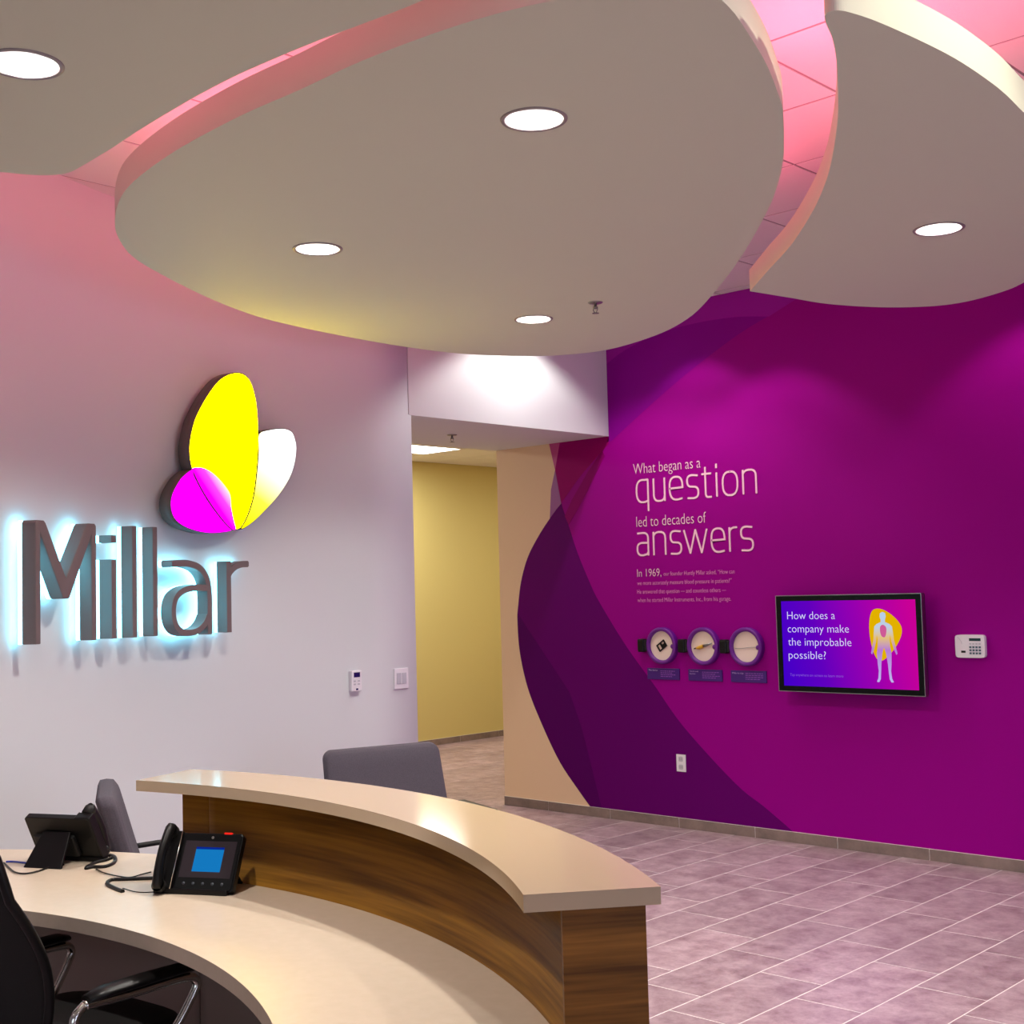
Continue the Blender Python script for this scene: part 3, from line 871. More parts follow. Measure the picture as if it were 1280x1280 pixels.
# ------------------------------------------------------------------ floating ceiling clouds
def ring(c, r, n=28):
    return [(c[0] + r * cos(2 * pi * k / n), c[1] + r * sin(2 * pi * k / n)) for k in range(n)]


DL = [tuple(p) for p in LIGHTS]
extra_A = []                                       # cans of the same clouds outside the photograph
HOLE = 0.083
xyz = lambda a, b, d: (a, b, ZB + d)


def cloud(outline, holes, label):
    o = MB().prism(outline, 0.0, ZT - ZB, xyz, holes=[ring(h, HOLE) for h in holes]).build('ceiling_cloud', M['ceiling_paint'], None)
    tag(o, label, 'ceiling panel', 'suspended ceiling clouds')
    return o


ca = cloud(spl2(CLOUD_A, 5, True), [DL[1], DL[2], DL[3]], 'large oval suspended ceiling panel with three downlights, in the middle')
# cloud B has a pointed tip: spline all but the tip
cbp = [CLOUD_B[0]] + spl2(CLOUD_B[1:], 5)
cb_ = cloud(cbp, [DL[4]], 'suspended ceiling panel with a pointed tip in front of the purple wall')
ccp = spl2(CLOUD_C, 5) + [(-1.0, 2.0), (-0.8, 1.4), (-0.9, 0.6), (-1.5, 0.0), (-2.4, -0.2), (-3.2, 0.1), (-3.7, 0.5)]
cc_ = cloud(ccp, [DL[0]], 'suspended ceiling panel at the upper left above the sign wall')

# hidden pink cove strips lying on the clouds
def strip(name, parent, outline, frac0, frac1, inset):
    n = len(outline)
    cx = sum(p[0] for p in outline) / n; cy = sum(p[1] for p in outline) / n
    pts = []
    for k in range(int(frac0 * n), int(frac1 * n)):
        p = outline[k % n]
        d = Vector((cx - p[0], cy - p[1])).normalized() * inset
        pts.append((p[0] + d.x, p[1] + d.y, ZT + 0.012))
    return MB().tube(pts, 0.011, 6).build(name, M['pink_led'], parent)


strip('led_strip', ca, spl2(CLOUD_A, 5, True), 0.02, 0.98, 0.16)
strip('led_strip', cb_, cbp, 0.5, 1.0, 0.16)
strip('led_strip', cc_, ccp, 0.1, 0.7, 0.16)
UP = lambda p, pw, s=0.5: light('cove_light', 'AREA', (p[0], p[1], ZT + 0.03), pw, PINK, (p[0], p[1], 9), shape='DISK', size=s)
PK = 0.42
for p, pw in (((-3.75, 2.35), 14), ((-4.3, 3.1), 12), ((-4.75, 4.0), 11), ((-4.7, 4.9), 6), ((-2.9, 2.45), 7), ((-2.1, 2.6), 8),
              ((-3.6, 1.7), 9), ((-2.4, 1.6), 6), ((-3.3, 4.8), 9), ((-2.3, 3.9), 13), ((-1.9, 3.0), 8), ((-2.6, 4.6), 4), ((-1.8, 3.7), 9), ((-1.2, 1.7), 8),
              ((-1.75, 4.3), 5), ((-3.4, 0.9), 8)):
    UP(p, pw * PK)


def downlight(c, z, label, group, power=55, col=NEUT, lens=True, blend=0.35, size=132):
    e = empty('downlight', (c[0], c[1], z), label=label, cat='ceiling light', group=group)
    MB().lathe([(0.0825, 0.004), (0.083, -0.003), (0.095, -0.004), (0.0975, -0.0005), (0.0975, 0.001)], n=40).build('trim_ring', M['trim_grey'], e)
    MB().lathe([(0.0822, 0.0), (0.076, 0.035), (0.062, 0.085)], n=40).build('reflector', M['reflector'], e)
    MB().lathe([(0.0, 0.084), (0.062, 0.084)], n=40, smooth=False).build('lens', M['lamp'], e)
    L = light('downlight_lamp', 'SPOT', (c[0], c[1], z + 0.07), power * 2.6, col, (c[0], c[1], 0), spot_size=R(size), spot_blend=blend, shadow_soft_size=0.05)
    return e


labs = ['round recessed downlight in the upper left ceiling panel', 'largest round downlight in the middle oval ceiling panel, near the top of the photo',
        'left of the three round downlights in the oval ceiling panel', 'round downlight in the oval ceiling panel beside the sprinkler', 'round downlight in the right, pointed ceiling panel']
for c, l in zip(DL, labs):
    downlight(c, ZB, l, 'recessed downlights in the ceiling panels')
# cans in the main ceiling between the clouds and the walls, hidden behind the clouds
light('ceiling_can', 'SPOT', (-5.48, 6.25, ZC - 0.01), 80, NEUT, (-5.48, 6.25, 0), spot_size=R(124), spot_blend=0.35, shadow_soft_size=0.05)
for c, pw, col in (((-5.42, 6.2), 0, NEUT), ((-5.1, 6.85), 30, NEUT), ((-4.5, 6.7), 45, NEUT), ((-2.75, 6.75), 45, NEUT), ((-1.2, 6.5), 45, NEUT)):
    if pw:
        light('ceiling_can', 'SPOT', (c[0], c[1], ZC - 0.01), pw, col, (c[0], c[1], 0), spot_size=R(100), spot_blend=0.35, shadow_soft_size=0.05)
light('ceiling_can', 'SPOT', (-0.55, 3.3, ZC - 0.01), 120, WARM, (-1.1, 3.2, 2.0), spot_size=R(120), spot_blend=0.5, shadow_soft_size=0.05)
for p in ((1.0, 4.5), (1.2, 1.5), (0.2, -1.5), (-3.8, -1.5)):
    light('ceiling_can', 'SPOT', (p[0], p[1], ZC - 0.01), 55, NEUT, (p[0], p[1], 0), spot_size=R(120), spot_blend=0.4, shadow_soft_size=0.06)


def sprinkler(c, z, label):
    e = empty('fire_sprinkler', (c[0], c[1], z), label=label, cat='sprinkler', group='ceiling sprinklers')
    MB().lathe([(0.0, -0.006), (0.03, -0.006), (0.036, -0.001), (0.036, 0.0)], n=24).build('escutcheon', M['steel'], e)
    m = MB()
    m.lathe([(0.007, 0.0), (0.007, -0.02), (0.012, -0.022), (0.012, -0.03), (0.0, -0.03)], n=12)
    m.tube([(0.01, 0, -0.024), (0.014, 0, -0.036), (0.003, 0, -0.05)], 0.002, 6)
    m.tube([(-0.01, 0, -0.024), (-0.014, 0, -0.036), (-0.003, 0, -0.05)], 0.002, 6)
    m.build('frame', M['steel'], e)
    m = MB()
    for k in range(10):
        a = 2 * pi * k / 10
        m.prism([(0.004 * cos(a - 0.3), 0.004 * sin(a - 0.3)), (0.017 * cos(a - 0.2), 0.017 * sin(a - 0.2)), (0.017 * cos(a + 0.2), 0.017 * sin(a + 0.2)), (0.004 * cos(a + 0.3), 0.004 * sin(a + 0.3))], -0.053, -0.051, lambda a_, b_, d_: (a_, b_, d_))
    m.lathe([(0.0, -0.05), (0.006, -0.05), (0.006, -0.054), (0, -0.054)], n=10)
    m.build('deflector', M['steel'], e)
    return e


sprinkler(SPRINK[0], ZB, 'small metal sprinkler under the oval ceiling panel, beside a downlight')
sprinkler(SPRINK[1], 2.74, 'small metal sprinkler under the corridor soffit')

# ------------------------------------------------------------------ the wall sign
DF, DB = 0.12, 0.05                               # face and back of the letters in front of the wall
W_ = 0.034


def letter(name, polys, label):
    e = empty(name, arc(sum(p[0] for q in polys for p in q) / sum(len(q) for q in polys), 1.47, DB), label=label, cat='sign letter', group='halo-lit letters of the wall sign')
    inv = Matrix.Translation(-e.location)
    fn = lambda a, b, d: tuple(inv @ Vector(arc(a, b, d)))
    m = MB(); h_ = MB()
    for k, p in enumerate(polys):
        m.prism(p, DB, DF + 0.0003 * k, fn)
        h_.prism(p, 0.031, 0.035, fn)
    m.build('metal_body', M['letter_metal'], e, bevel=0.004 if len(polys) == 1 else 0)
    h_.build('halo_light', M['halo'], e)
    return e


zb_, zt_ = 1.473, 1.998
letter('letter_m', [[(-2.356, zb_), (-2.356, zt_ - 0.01), (-2.346, zt_), (-2.296, zt_), (-2.284, zt_ - 0.01), (-2.14, 1.752), (-1.996, zt_ - 0.01), (-1.984, zt_), (-1.934, zt_), (-1.924, zt_ - 0.01), (-1.924, zb_),
                     (-1.958, zb_), (-1.958, 1.945), (-2.116, 1.668), (-2.124, 1.662), (-2.156, 1.662), (-2.164, 1.668), (-2.322, 1.945), (-2.322, zb_)]], 'tall grey metal capital M with white back glow, first sign letter')
letter('letter_i', [[(-1.816, 1.474), (-1.816, 1.838), (-1.782, 1.838), (-1.782, 1.474)], [(-1.818, 1.915), (-1.818, 1.95), (-1.782, 1.95), (-1.782, 1.915)]], 'grey metal letter i with separate dot beside the capital M')
letter('letter_l', [[(-1.664, 1.472), (-1.664, zt_), (-1.631, zt_), (-1.631, 1.472)]], 'grey metal letter l directly right of the dotted i')
letter('letter_l', [[(-1.514, 1.473), (-1.514, zt_), (-1.481, zt_), (-1.481, 1.473)]], 'grey metal letter l directly left of the letter a')
a_stem = spl2([(-1.368, 1.822), (-1.32, 1.824), (-1.25, 1.822), (-1.17, 1.80), (-1.117, 1.745), (-1.101, 1.66), (-1.101, 1.57), (-1.101, 1.472)], 5)
a_bowl = spl2([(-1.11, 1.699), (-1.20, 1.702), (-1.285, 1.69), (-1.345, 1.655), (-1.366, 1.595), (-1.355, 1.53), (-1.315, 1.49), (-1.25, 1.478), (-1.18, 1.49), (-1.135, 1.52), (-1.108, 1.56)], 5)
letter('letter_a', [ribbon(a_stem, W_), ribbon(a_bowl, W_ - 0.003)], 'grey metal lower case letter a with a round bowl and white glow')
r_arm = spl2([(-0.957, 1.765), (-0.94, 1.785), (-0.905, 1.808), (-0.86, 1.82), (-0.815, 1.822)], 5)
letter('letter_r', [[(-0.974, 1.469), (-0.974, 1.836), (-0.941, 1.836), (-0.941, 1.469)], ribbon(r_arm, 0.033)], 'grey metal letter r with a thin curved arm, last of the sign')

be = empty('butterfly_emblem', arc(-0.9, 1.98, 0.05), label='backlit butterfly emblem with yellow, magenta and white wings above the sign letters', cat='wall sign')
inv = Matrix.Translation(-be.location)
bfn = lambda a, b, d: tuple(inv @ Vector(arc(a, b, d)))


def wing(name, poly, facemat, label, rim=True, lo=0.045, hi=0.118):
    p = spl2(poly, 3, True) if len(poly) > 8 else poly
    if rim:
        o = MB().prism(p, lo, hi, bfn, smooth_side=True).build(name, M['dark_rim'], be)
        tag(o, label)
        n = len(p); cx = sum(q[0] for q in p) / n; cy = sum(q[1] for q in p) / n
        ins = [(cx + (q[0] - cx) * 0.985, cy + (q[1] - cy) * 0.985) for q in p]
        f = MB().prism(ins, hi, hi + 0.002, bfn).build('lit_face', facemat, o)
    else:
        f = MB().prism(p, lo, hi, bfn).build(name, facemat, be)
        tag(f, label)
    return f


YEL = emit_mat('yellow_backlit_face', (1.0, 0.72, 0.0, 1), 11.0)
MAG = emit_mat('magenta_backlit_face', (1.0, 0.0, 1.0, 1), 1.6)
WHT = emit_gradient('white_to_yellow_face', [(0.0, (1, 0.9, 0.0, 1)), (0.28, (1, 0.92, 0.05, 1)), (0.52, (1, 0.98, 0.65, 1)), (0.75, (1, 1, 1, 1))], 1.5, (-0.80, 2.02), (-0.52, 2.55))
OVL = emit_gradient('magenta_overlap_face', [(0.0, (1, 0.0, 0.85, 1)), (0.45, (1, 0.06, 0.75, 1)), (0.78, (1, 0.45, 0.75, 1)), (1.0, (1, 0.95, 0.55, 1))], 1.3, (-1.07, 2.15), (-0.984, 2.235))
wing('wing', WING_Y, YEL, 'large yellow glowing upper wing')
wing('wing', WING_M, MAG, 'magenta glowing lower wing')
wing('wing', WING_W, WHT, 'white glowing wing fading to yellow at its foot')
wing('wing_overlap', WING_O, OVL, 'pink glowing overlap of the two wings', rim=False, lo=0.115, hi=0.1275)
# ------------------------------------------------------------------ thermostat and switch plate on the left wall
def arcbox(mb, s0, s1, z0, z1, d0, d1, o):
    P = [Vector(arc(s, z, d)) - o for d in (d0, d1) for z in (z0, z1) for s in (s0, s1)]
    for q in ((0, 1, 3, 2), (4, 6, 7, 5), (0, 4, 5, 1), (2, 3, 7, 6), (0, 2, 6, 4), (1, 5, 7, 3)):
        mb.face([P[k] for k in q])
    return mb


th = empty('thermostat', arc(0.065, 1.087, 0), label='small white thermostat with a dark display on the white wall', cat='thermostat')
o_ = th.location.copy()
arcbox(MB(), 0.028, 0.103, 1.088, 1.206, 0, 0.03, o_).build('housing', M['plastic_w'], th, bevel=0.004)
arcbox(MB(), 0.044, 0.089, 1.168, 1.196, 0.0295, 0.031, o_).build('display', M['navy_lcd'], th)
m = MB()
for r_ in range(2):
    for c_ in range(2):
        arcbox(m, 0.042 + 0.031 * c_, 0.056 + 0.031 * c_, 1.142 - 0.018 * r_, 1.150 - 0.018 * r_, 0.0295, 0.032, o_)
m.build('button', M['plastic_g'], th)
arcbox(MB(), 0.058, 0.074, 1.094, 1.104, 0.0295, 0.031, o_).build('badge', M['navy_lcd'], th)
sw = empty('light_switch_plate', arc(0.43, 1.075, 0), label='white wall plate with two rocker switches beside the corridor opening', cat='light switch')
o_ = sw.location.copy()
arcbox(MB(), 0.374, 0.486, 1.075, 1.197, 0, 0.008, o_).build('plate', M['plastic_w'], sw, bevel=0.002)
for s0 in (0.392, 0.434):
    arcbox(MB(), s0, s0 + 0.034, 1.104, 1.170, 0.0075, 0.0115, o_).build('rocker', M['plastic_g'], sw, bevel=0.0015)

# ------------------------------------------------------------------ wall-mounted items on the purple wall
def wbox(mb, x0, x1, z0, z1, d0, d1, o=(0, 0, 0)):
    return mb.box(x0 - o[0], x1 - o[0], YW - d1 - o[1], YW - d0 - o[1], z0 - o[2], z1 - o[2])


def wall_thing(name, x, z, **kw):
    return empty(name, (x, YW, z), **kw)


def loc(fnx, e):
    return lambda a, b, d: (a - e.location.x, YW - d - e.location.y, b - e.location.z)


tv = wall_thing('wall_television', -4.0, 0.97, label='flat wall-mounted screen in a black frame on the purple wall', cat='television')
o_ = tv.location
X0_, X1_, Z0_, Z1_ = -4.490, -3.512, 0.970, 1.565
wbox(MB(), X0_ + 0.12, X1_ - 0.12, Z0_ + 0.08, Z1_ - 0.08, 0.0, 0.06, o_).build('mount', M['blackm'], tv)
fr = wbox(MB(), X0_, X1_, Z0_, Z1_, 0.055, 0.106, o_).build('housing', M['black'], tv, bevel=0.004)
m = MB()
wbox(m, X0_, X1_, Z1_ - 0.032, Z1_, 0.105, 0.112, o_); wbox(m, X0_, X1_, Z0_, Z0_ + 0.032, 0.105, 0.112, o_)
wbox(m, X0_, X0_ + 0.034, Z0_ + 0.032, Z1_ - 0.032, 0.105, 0.112, o_); wbox(m, X1_ - 0.034, X1_, Z0_ + 0.032, Z1_ - 0.032, 0.105, 0.112, o_)
m.build('bezel', M['blackg'], tv, weld=False)
m = MB()
t_ = 0.004
wbox(m, X0_ - t_, X1_ + t_, Z1_, Z1_ + t_, 0.07, 0.112, o_); wbox(m, X0_ - t_, X1_ + t_, Z0_ - t_, Z0_, 0.07, 0.112, o_)
wbox(m, X1_, X1_ + t_, Z0_, Z1_, 0.07, 0.112, o_); wbox(m, X0_ - t_, X0_, Z0_, Z1_, 0.07, 0.112, o_)
m.build('edge_strip', M['steel'], tv, weld=False)
SX0, SX1, SZ0, SZ1 = X0_ + 0.034, X1_ - 0.034, Z0_ + 0.032, Z1_ - 0.032
SCRM = emit_gradient('screen_picture', [(0.0, srgb(66, 0, 200)), (0.3, srgb(96, 0, 190)), (0.62, srgb(150, 0, 176)), (1.0, srgb(200, 0, 150))], 1.0, (SX0, SZ0 + 0.1), (SX1, SZ0 + 0.3))
tvf = loc(None, tv)
scr = MB().prism([(SX0, SZ0), (SX1, SZ0), (SX1, SZ1), (SX0, SZ1)], 0.106, 0.108, tvf).build('screen', SCRM, tv)
SW, SH = SX1 - SX0, SZ1 - SZ0
scp = lambda u, v: (SX0 + u * SW, SZ1 - v * SH)      # u right, v down, 0..1 on the screen
SCT = emit_mat('screen_white', srgb(226, 216, 255), 1.0)
SCT2 = emit_mat('screen_lilac', srgb(150, 90, 220), 1.0)
for i, (t_, ur) in enumerate((('How does a', 0.415), ('company make', 0.515), ('the improbable', 0.53), ('possible?', 0.335))):
    a = scp(0.045, 0.215 + 0.155 * i); b_ = scp(ur, 0)
    xs_all = [v[0] for v in font_mesh(t_)[0]]
    lo_, hi_ = min(xs_all), max(xs_all)
    done = ''
    for wd in t_.split(' '):
        done = (done + ' ' + wd) if done else wd
        end = max(v[0] for v in font_mesh(done)[0])
        wx = [v[0] for v in font_mesh(wd)[0]]
        ww = max(wx) - min(wx)
        sc_ = (b_[0] - a[0]) / (hi_ - lo_)
        mb = MB(); text_flat(mb, wd, a[0] + (end - ww - lo_) * sc_, a[0] + (end - lo_) * sc_, a[1], 0.052, tvf, 0.1085)
        mb.build('screen_text', SCT, scr, fixn=False, weld=False)
mb = MB(); a = scp(0.05, 0.885); text_flat(mb, 'Tap anywhere on screen to learn more', a[0], scp(0.46, 0)[0], a[1], 0.018, tvf, 0.1085)
mb.build('screen_hint_text', SCT2, scr, fixn=False, weld=False)
blob = spl2([scp(u, v) for u, v in ((0.70, 0.11), (0.76, 0.105), (0.83, 0.17), (0.885, 0.27), (0.895, 0.37), (0.86, 0.50), (0.80, 0.62), (0.745, 0.685), (0.71, 0.66), (0.68, 0.54), (0.665, 0.36), (0.672, 0.2))], 4, True)
MB().prism(blob, 0.108, 0.1086, tvf).build('yellow_blob', emit_mat('screen_yellow', srgb(226, 176, 0), 1.0), scr)
fig = [(0.0, 0.135), (0.022, 0.15), (0.026, 0.185), (0.018, 0.225), (0.018, 0.25), (0.055, 0.272), (0.075, 0.30), (0.082, 0.38), (0.088, 0.46), (0.104, 0.55), (0.112, 0.60), (0.103, 0.615), (0.088, 0.57), (0.066, 0.47), (0.056, 0.39),
       (0.05, 0.45), (0.052, 0.52), (0.062, 0.60), (0.058, 0.72), (0.052, 0.80), (0.058, 0.88), (0.072, 0.92), (0.052, 0.925), (0.038, 0.89), (0.032, 0.80), (0.028, 0.72), (0.016, 0.60), (0.004, 0.545)]
fig = fig + [(-u, v) for u, v in fig[::-1][0:-1]]
figp = [scp(0.765 + u * 0.84, v) for u, v in fig]
MB().prism(figp, 0.1086, 0.109, tvf).build('body_figure', emit_gradient('screen_figure', [(0.0, srgb(200, 190, 250)), (0.45, srgb(190, 130, 220)), (0.62, srgb(236, 200, 130)), (0.78, srgb(200, 215, 235)), (1.0, srgb(190, 215, 245))], 0.9, scp(0.765, 0.92), scp(0.765, 0.13)), scr)
org = spl2([scp(0.765 + u, v) for u, v in ((-0.02, 0.30), (0.0, 0.28), (0.022, 0.31), (0.02, 0.38), (0.008, 0.42), (-0.012, 0.41), (-0.022, 0.36))], 3, True)
MB().prism(org, 0.109, 0.1094, tvf).build('chest_organs', emit_mat('screen_rose', srgb(206, 90, 150), 1.0), scr)
light('screen_glow', 'AREA', (-4.0, YW - 0.13, 1.27), 2.0, (0.6, 0.1, 1.0), (-4.0, 0, 1.27), shape='RECTANGLE', size=0.9, size_y=0.5)

kp = wall_thing('security_keypad', -3.265, 1.19, label='white alarm keypad with a small display on the purple wall', cat='keypad')
o_ = kp.location
kf = loc(None, kp)
oc = earc(-3.2655, 1.2575, 0.088, 0.066, 0, 360, 32, pw=9)[:-1]
MB().prism(oc, 0.0, 0.028, kf).build('housing', M['plastic_w'], kp, bevel=0.004)
wbox(MB(), -3.268, -3.200, 1.288, 1.304, 0.0275, 0.0295, o_).build('display', M['teal_lcd'], kp)
for r_ in range(3):
    for c_ in range(4):
        wbox(MB(), -3.268 + 0.0185 * c_, -3.256 + 0.0185 * c_, 1.212 + 0.0175 * r_, 1.223 + 0.0175 * r_, 0.0275, 0.031, o_).build('key', M['slate'], kp)
for c_ in range(4):
    wbox(MB(), -3.268 + 0.0185 * c_, -3.256 + 0.0185 * c_, 1.268, 1.275, 0.0275, 0.0300, o_).build('key', M['plastic_g'], kp)
wbox(MB(), -3.318, -3.292, 1.220, 1.232, 0.0275, 0.0295, o_).build('status_window', M['black'], kp)
MB().tube([tuple(kf(-3.338 + 0.05 * (1 - (k / 8) ** 2) * 0.5, 1.27 + 0.04 * k / 8, 0.0285)) for k in range(9)], 0.0012, 5).build('door_groove', M['plastic_g'], kp)

ol = wall_thing('power_outlet', -5.355, 0.38, label='white double power outlet low on the purple wall', cat='power outlet')
o_ = ol.location
wbox(MB(), -5.394, -5.317, 0.381, 0.497, 0, 0.007, o_).build('plate', M['plastic_w'], ol, bevel=0.002)
for z in (0.412, 0.466):
    s_ = MB().prism(earc(-5.3555, z, 0.018, 0.017, 0, 360, 20, pw=4)[:-1], 0.0065, 0.009, loc(None, ol)).build('socket', M['plastic_g'], ol)
    m = MB(); wbox(m, -5.3635, -5.3615, z - 0.005, z + 0.006, 0.0088, 0.0094, o_); wbox(m, -5.3495, -5.3475, z - 0.004, z + 0.005, 0.0088, 0.0094, o_)
    m.build('slot', M['blackm'], s_)

# three round exhibit discs with holders and caption plates
dl_ = ['first from the left, holding a small dark square device', 'the middle one, holding an amber tipped device', 'nearest the television, holding a fine wire']
for k, (dx, dz) in enumerate(((-5.473, 1.2375), (-5.1265, 1.2375), (-4.785, 1.2375))):
    e = wall_thing('exhibit_disc', dx, dz, label='cream exhibit disc in purple ring, ' + dl_[k], cat='exhibit disc', group='round exhibit discs on the purple wall')
    prof = [(0.0, -0.018), (0.100, -0.018), (0.104, -0.040), (0.122, -0.040), (0.127, -0.034), (0.127, 0.0)]
    MB().lathe(prof[1:], n=48, axis='y').build('ring', M['disc_purple'], e)
    MB().lathe([(0.0, -0.020), (0.1015, -0.020)], n=48, axis='y', smooth=False).build('face', M['disc_cream'], e)
    MB().lathe([(0.0, -0.030), (0.016, -0.030), (0.017, -0.02)], c=(0.094, 0, -0.004), n=20, axis='y').build('pivot', M['disc_purple'], e)
    if k == 0:
        m = MB()
        for s_ in (-1, 1):
            q = [(-0.026, -0.018), (0.026, 0.018)]
        rot = lambda a, b: (a * cos(0.6) - b * sin(0.6), a * sin(0.6) + b * cos(0.6))
        m.prism([rot(a, b) for a, b in ((-0.038, -0.026), (0.038, -0.026), (0.038, 0.026), (-0.038, 0.026))], 0.02, 0.028, lambda a, b, d: (a, -d, b),
                holes=[[rot(a, b) for a, b in ((-0.030, -0.018), (-0.006, -0.018), (-0.006, 0.018), (-0.030, 0.018))], [rot(a, b) for a, b in ((0.006, 0.002), (0.030, 0.002), (0.030, 0.018), (0.006, 0.018))]])
        m.build('sensor_device', M['black'], e)
    elif k == 1:
        MB().tube([(-0.055, -0.028, -0.014), (-0.03, -0.028, -0.010), (0.005, -0.028, 0.002)], [0.006, 0.013, 0.012], 10).build('amber_body', M['yellow_part'], e)
        MB().tube([(0.005, -0.028, 0.002), (0.03, -0.028, 0.008), (0.075, -0.028, 0.022)], [0.010, 0.007, 0.003], 8).build('device_tip', M['steel'], e)
        MB().tube([(-0.075, -0.026, -0.018), (-0.055, -0.028, -0.014)], [0.003, 0.006], 8).build('device_tail', M['black'], e)
    else:
        MB().tube([(-0.088, -0.023, -0.012), (-0.04, -0.023, -0.012), (0.02, -0.023, -0.004), (0.085, -0.023, 0.0)], 0.0014, 6).build('catheter_wire', M['steel'], e)
    hx = dx - 0.161
    h_ = wall_thing('magnifier_holder', hx, 1.19, label=['black wall holder left of the first exhibit disc', 'black wall holder between the first and second exhibit discs', 'black wall holder between the second and third exhibit discs'][k], cat='holder', group='black holders beside the discs')
    ho = h_.location
    m = MB(); wbox(m, hx - 0.035, hx + 0.02, 1.192, 1.284, 0, 0.05, ho)
    m.build('body', M['black'], h_, bevel=0.01, seg=3)
    m = MB(); wbox(m, hx + 0.02, hx + 0.036, 1.20, 1.276, 0.008, 0.042, ho)
    m.build('grip', M['blackm'], h_, bevel=0.004)
    cx0 = [-5.618, -5.268, -4.924][k]
    cp = wall_thing('caption_plate', cx0 + 0.137, 1.003, label=['indigo caption plate under the first exhibit disc', 'indigo caption plate under the middle exhibit disc', 'indigo caption plate under the disc nearest the television'][k], cat='caption plate', group='caption plates under the discs')
    co = cp.location
    wbox(MB(), cx0, cx0 + 0.275, 1.003, 1.080, 0, 0.008, co).build('plate', M['caption'], cp, bevel=0.001)
    mb = MB()
    cf = loc(None, cp)
    if k == 0:
        text_flat(mb, 'The device', cx0 + 0.012, cx0 + 0.09, 1.062, 0.010, cf, 0.0086)
    elif k == 1:
        text_flat(mb, 'Touch and', cx0 + 0.012, cx0 + 0.082, 1.062, 0.010, cf, 0.0086)
        text_flat(mb, 'Sense', cx0 + 0.012, cx0 + 0.06, 1.046, 0.010, cf, 0.0086)
    else:
        text_flat(mb, 'Mikro-tip', cx0 + 0.012, cx0 + 0.10, 1.058, 0.011, cf, 0.0086)
    mb.build('title_text', M['caption_text'], cp, fixn=False, weld=False)
    mb = MB()
    for r_ in range(4):
        x = cx0 + 0.115
        n_ = [7, 6, 7, 5][r_]
        for q in range(n_):
            w__ = random.uniform(0.008, 0.024)
            if x + w__ > cx0 + 0.26: break
            mb.prism([(x, 1.060 - 0.0125 * r_), (x + w__, 1.060 - 0.0125 * r_), (x + w__, 1.0645 - 0.0125 * r_), (x, 1.0645 - 0.0125 * r_)], 0.008, 0.0086, cf)
            x += w__ + 0.005
    mb.build('small_text', M['caption_text2'], cp, weld=False)

# ------------------------------------------------------------------ reception desk
DC = (-3.14, 0.03)


def pol(r, a):
    return (DC[0] + r * cos(a), DC[1] + r * sin(a))


def arc_poly(r0, r1, a0, a1, n=72):
    A0, A1 = R(a0), R(a1)
    return [pol(r0, A0 + (A1 - A0) * k / n) for k in range(n + 1)] + [pol(r1, A1 - (A1 - A0) * k / n) for k in range(n + 1)]


desk = empty('reception_desk', (DC[0], DC[1] + 2.0, 0), label='curved walnut reception desk body under the quartz countertop and cream worktop', cat='desk')
dfn = lambda a, b, d: (a - desk.location.x, b - desk.location.y, d)


def slab_part(name, poly, z0, z1, m, bevel=0.003):
    return MB().prism(poly, z0, z1, lambda a, b, d: (a, b, d)).build(name, m, None, bevel=bevel)


tag(slab_part('countertop', arc_poly(2.287, 2.556, 51.8, 106.7), 1.036, 1.07, M['quartz'], 0), 'curved polished beige quartz countertop on top of the walnut desk front', 'countertop')
def arcpts(r, a0, a1, n):
    return [pol(r, R(a0 + (a1 - a0) * k / n)) for k in range(n + 1)]


wt = arcpts(1.829, 8, 138, 90) + arcpts(2.61, 138, 104.6, 30) + arcpts(2.3715, 104.6, 8, 70)
tag(slab_part('worktop', wt, 0.722, 0.762, M['laminate'], 0.003), 'low curved cream laminate worktop carrying the two desk phones', 'worktop')


def arc_wall(name, r0, r1, a0, a1, z0, z1, m, n=60, ends=True):
    mb = MB()
    A0, A1 = R(a0), R(a1)
    for k in range(n):
        p, q = A0 + (A1 - A0) * k / n, A0 + (A1 - A0) * (k + 1) / n
        for r_, f in ((r0, 1), (r1, -1)):
            a, b = pol(r_, p), pol(r_, q)
            pts = [dfn(*a, z0), dfn(*b, z0), dfn(*b, z1), dfn(*a, z1)]
            uv = [(r_ * p, z0), (r_ * q, z0), (r_ * q, z1), (r_ * p, z1)]
            mb.face(pts if f < 0 else pts[::-1], uv if f < 0 else uv[::-1], smooth=True)
        for z, f in ((z0, 1), (z1, -1)):
            pts = [dfn(*pol(r0, p), z), dfn(*pol(r0, q), z), dfn(*pol(r1, q), z), dfn(*pol(r1, p), z)]
            mb.face(pts if f > 0 else pts[::-1])
    for A in (A0, A1):
        pts = [dfn(*pol(r0, A), z0), dfn(*pol(r1, A), z0), dfn(*pol(r1, A), z1), dfn(*pol(r0, A), z1)]
        mb.face(pts, [(0, z0), (r1 - r0, z0), (r1 - r0, z1), (0, z1)])
    return mb.build(name, m, desk)


tag(arc_wall('inner_panel', 2.372, 2.386, 52.4, 101.0, 0.0, 1.036, M['wood']), 'curved walnut panel facing the worktop')
arc_wall('inner_panel', 2.372, 2.386, 101.05, 103.8, 0.0, 1.036, M['wood'])
arc_wall('wall_core', 2.386, 2.510, 52.45, 103.75, 0.0, 1.034, M['blackm'])
arc_wall('front_panel', 2.510, 2.524, 52.4, 103.8, 0.0, 1.036, M['wood'])
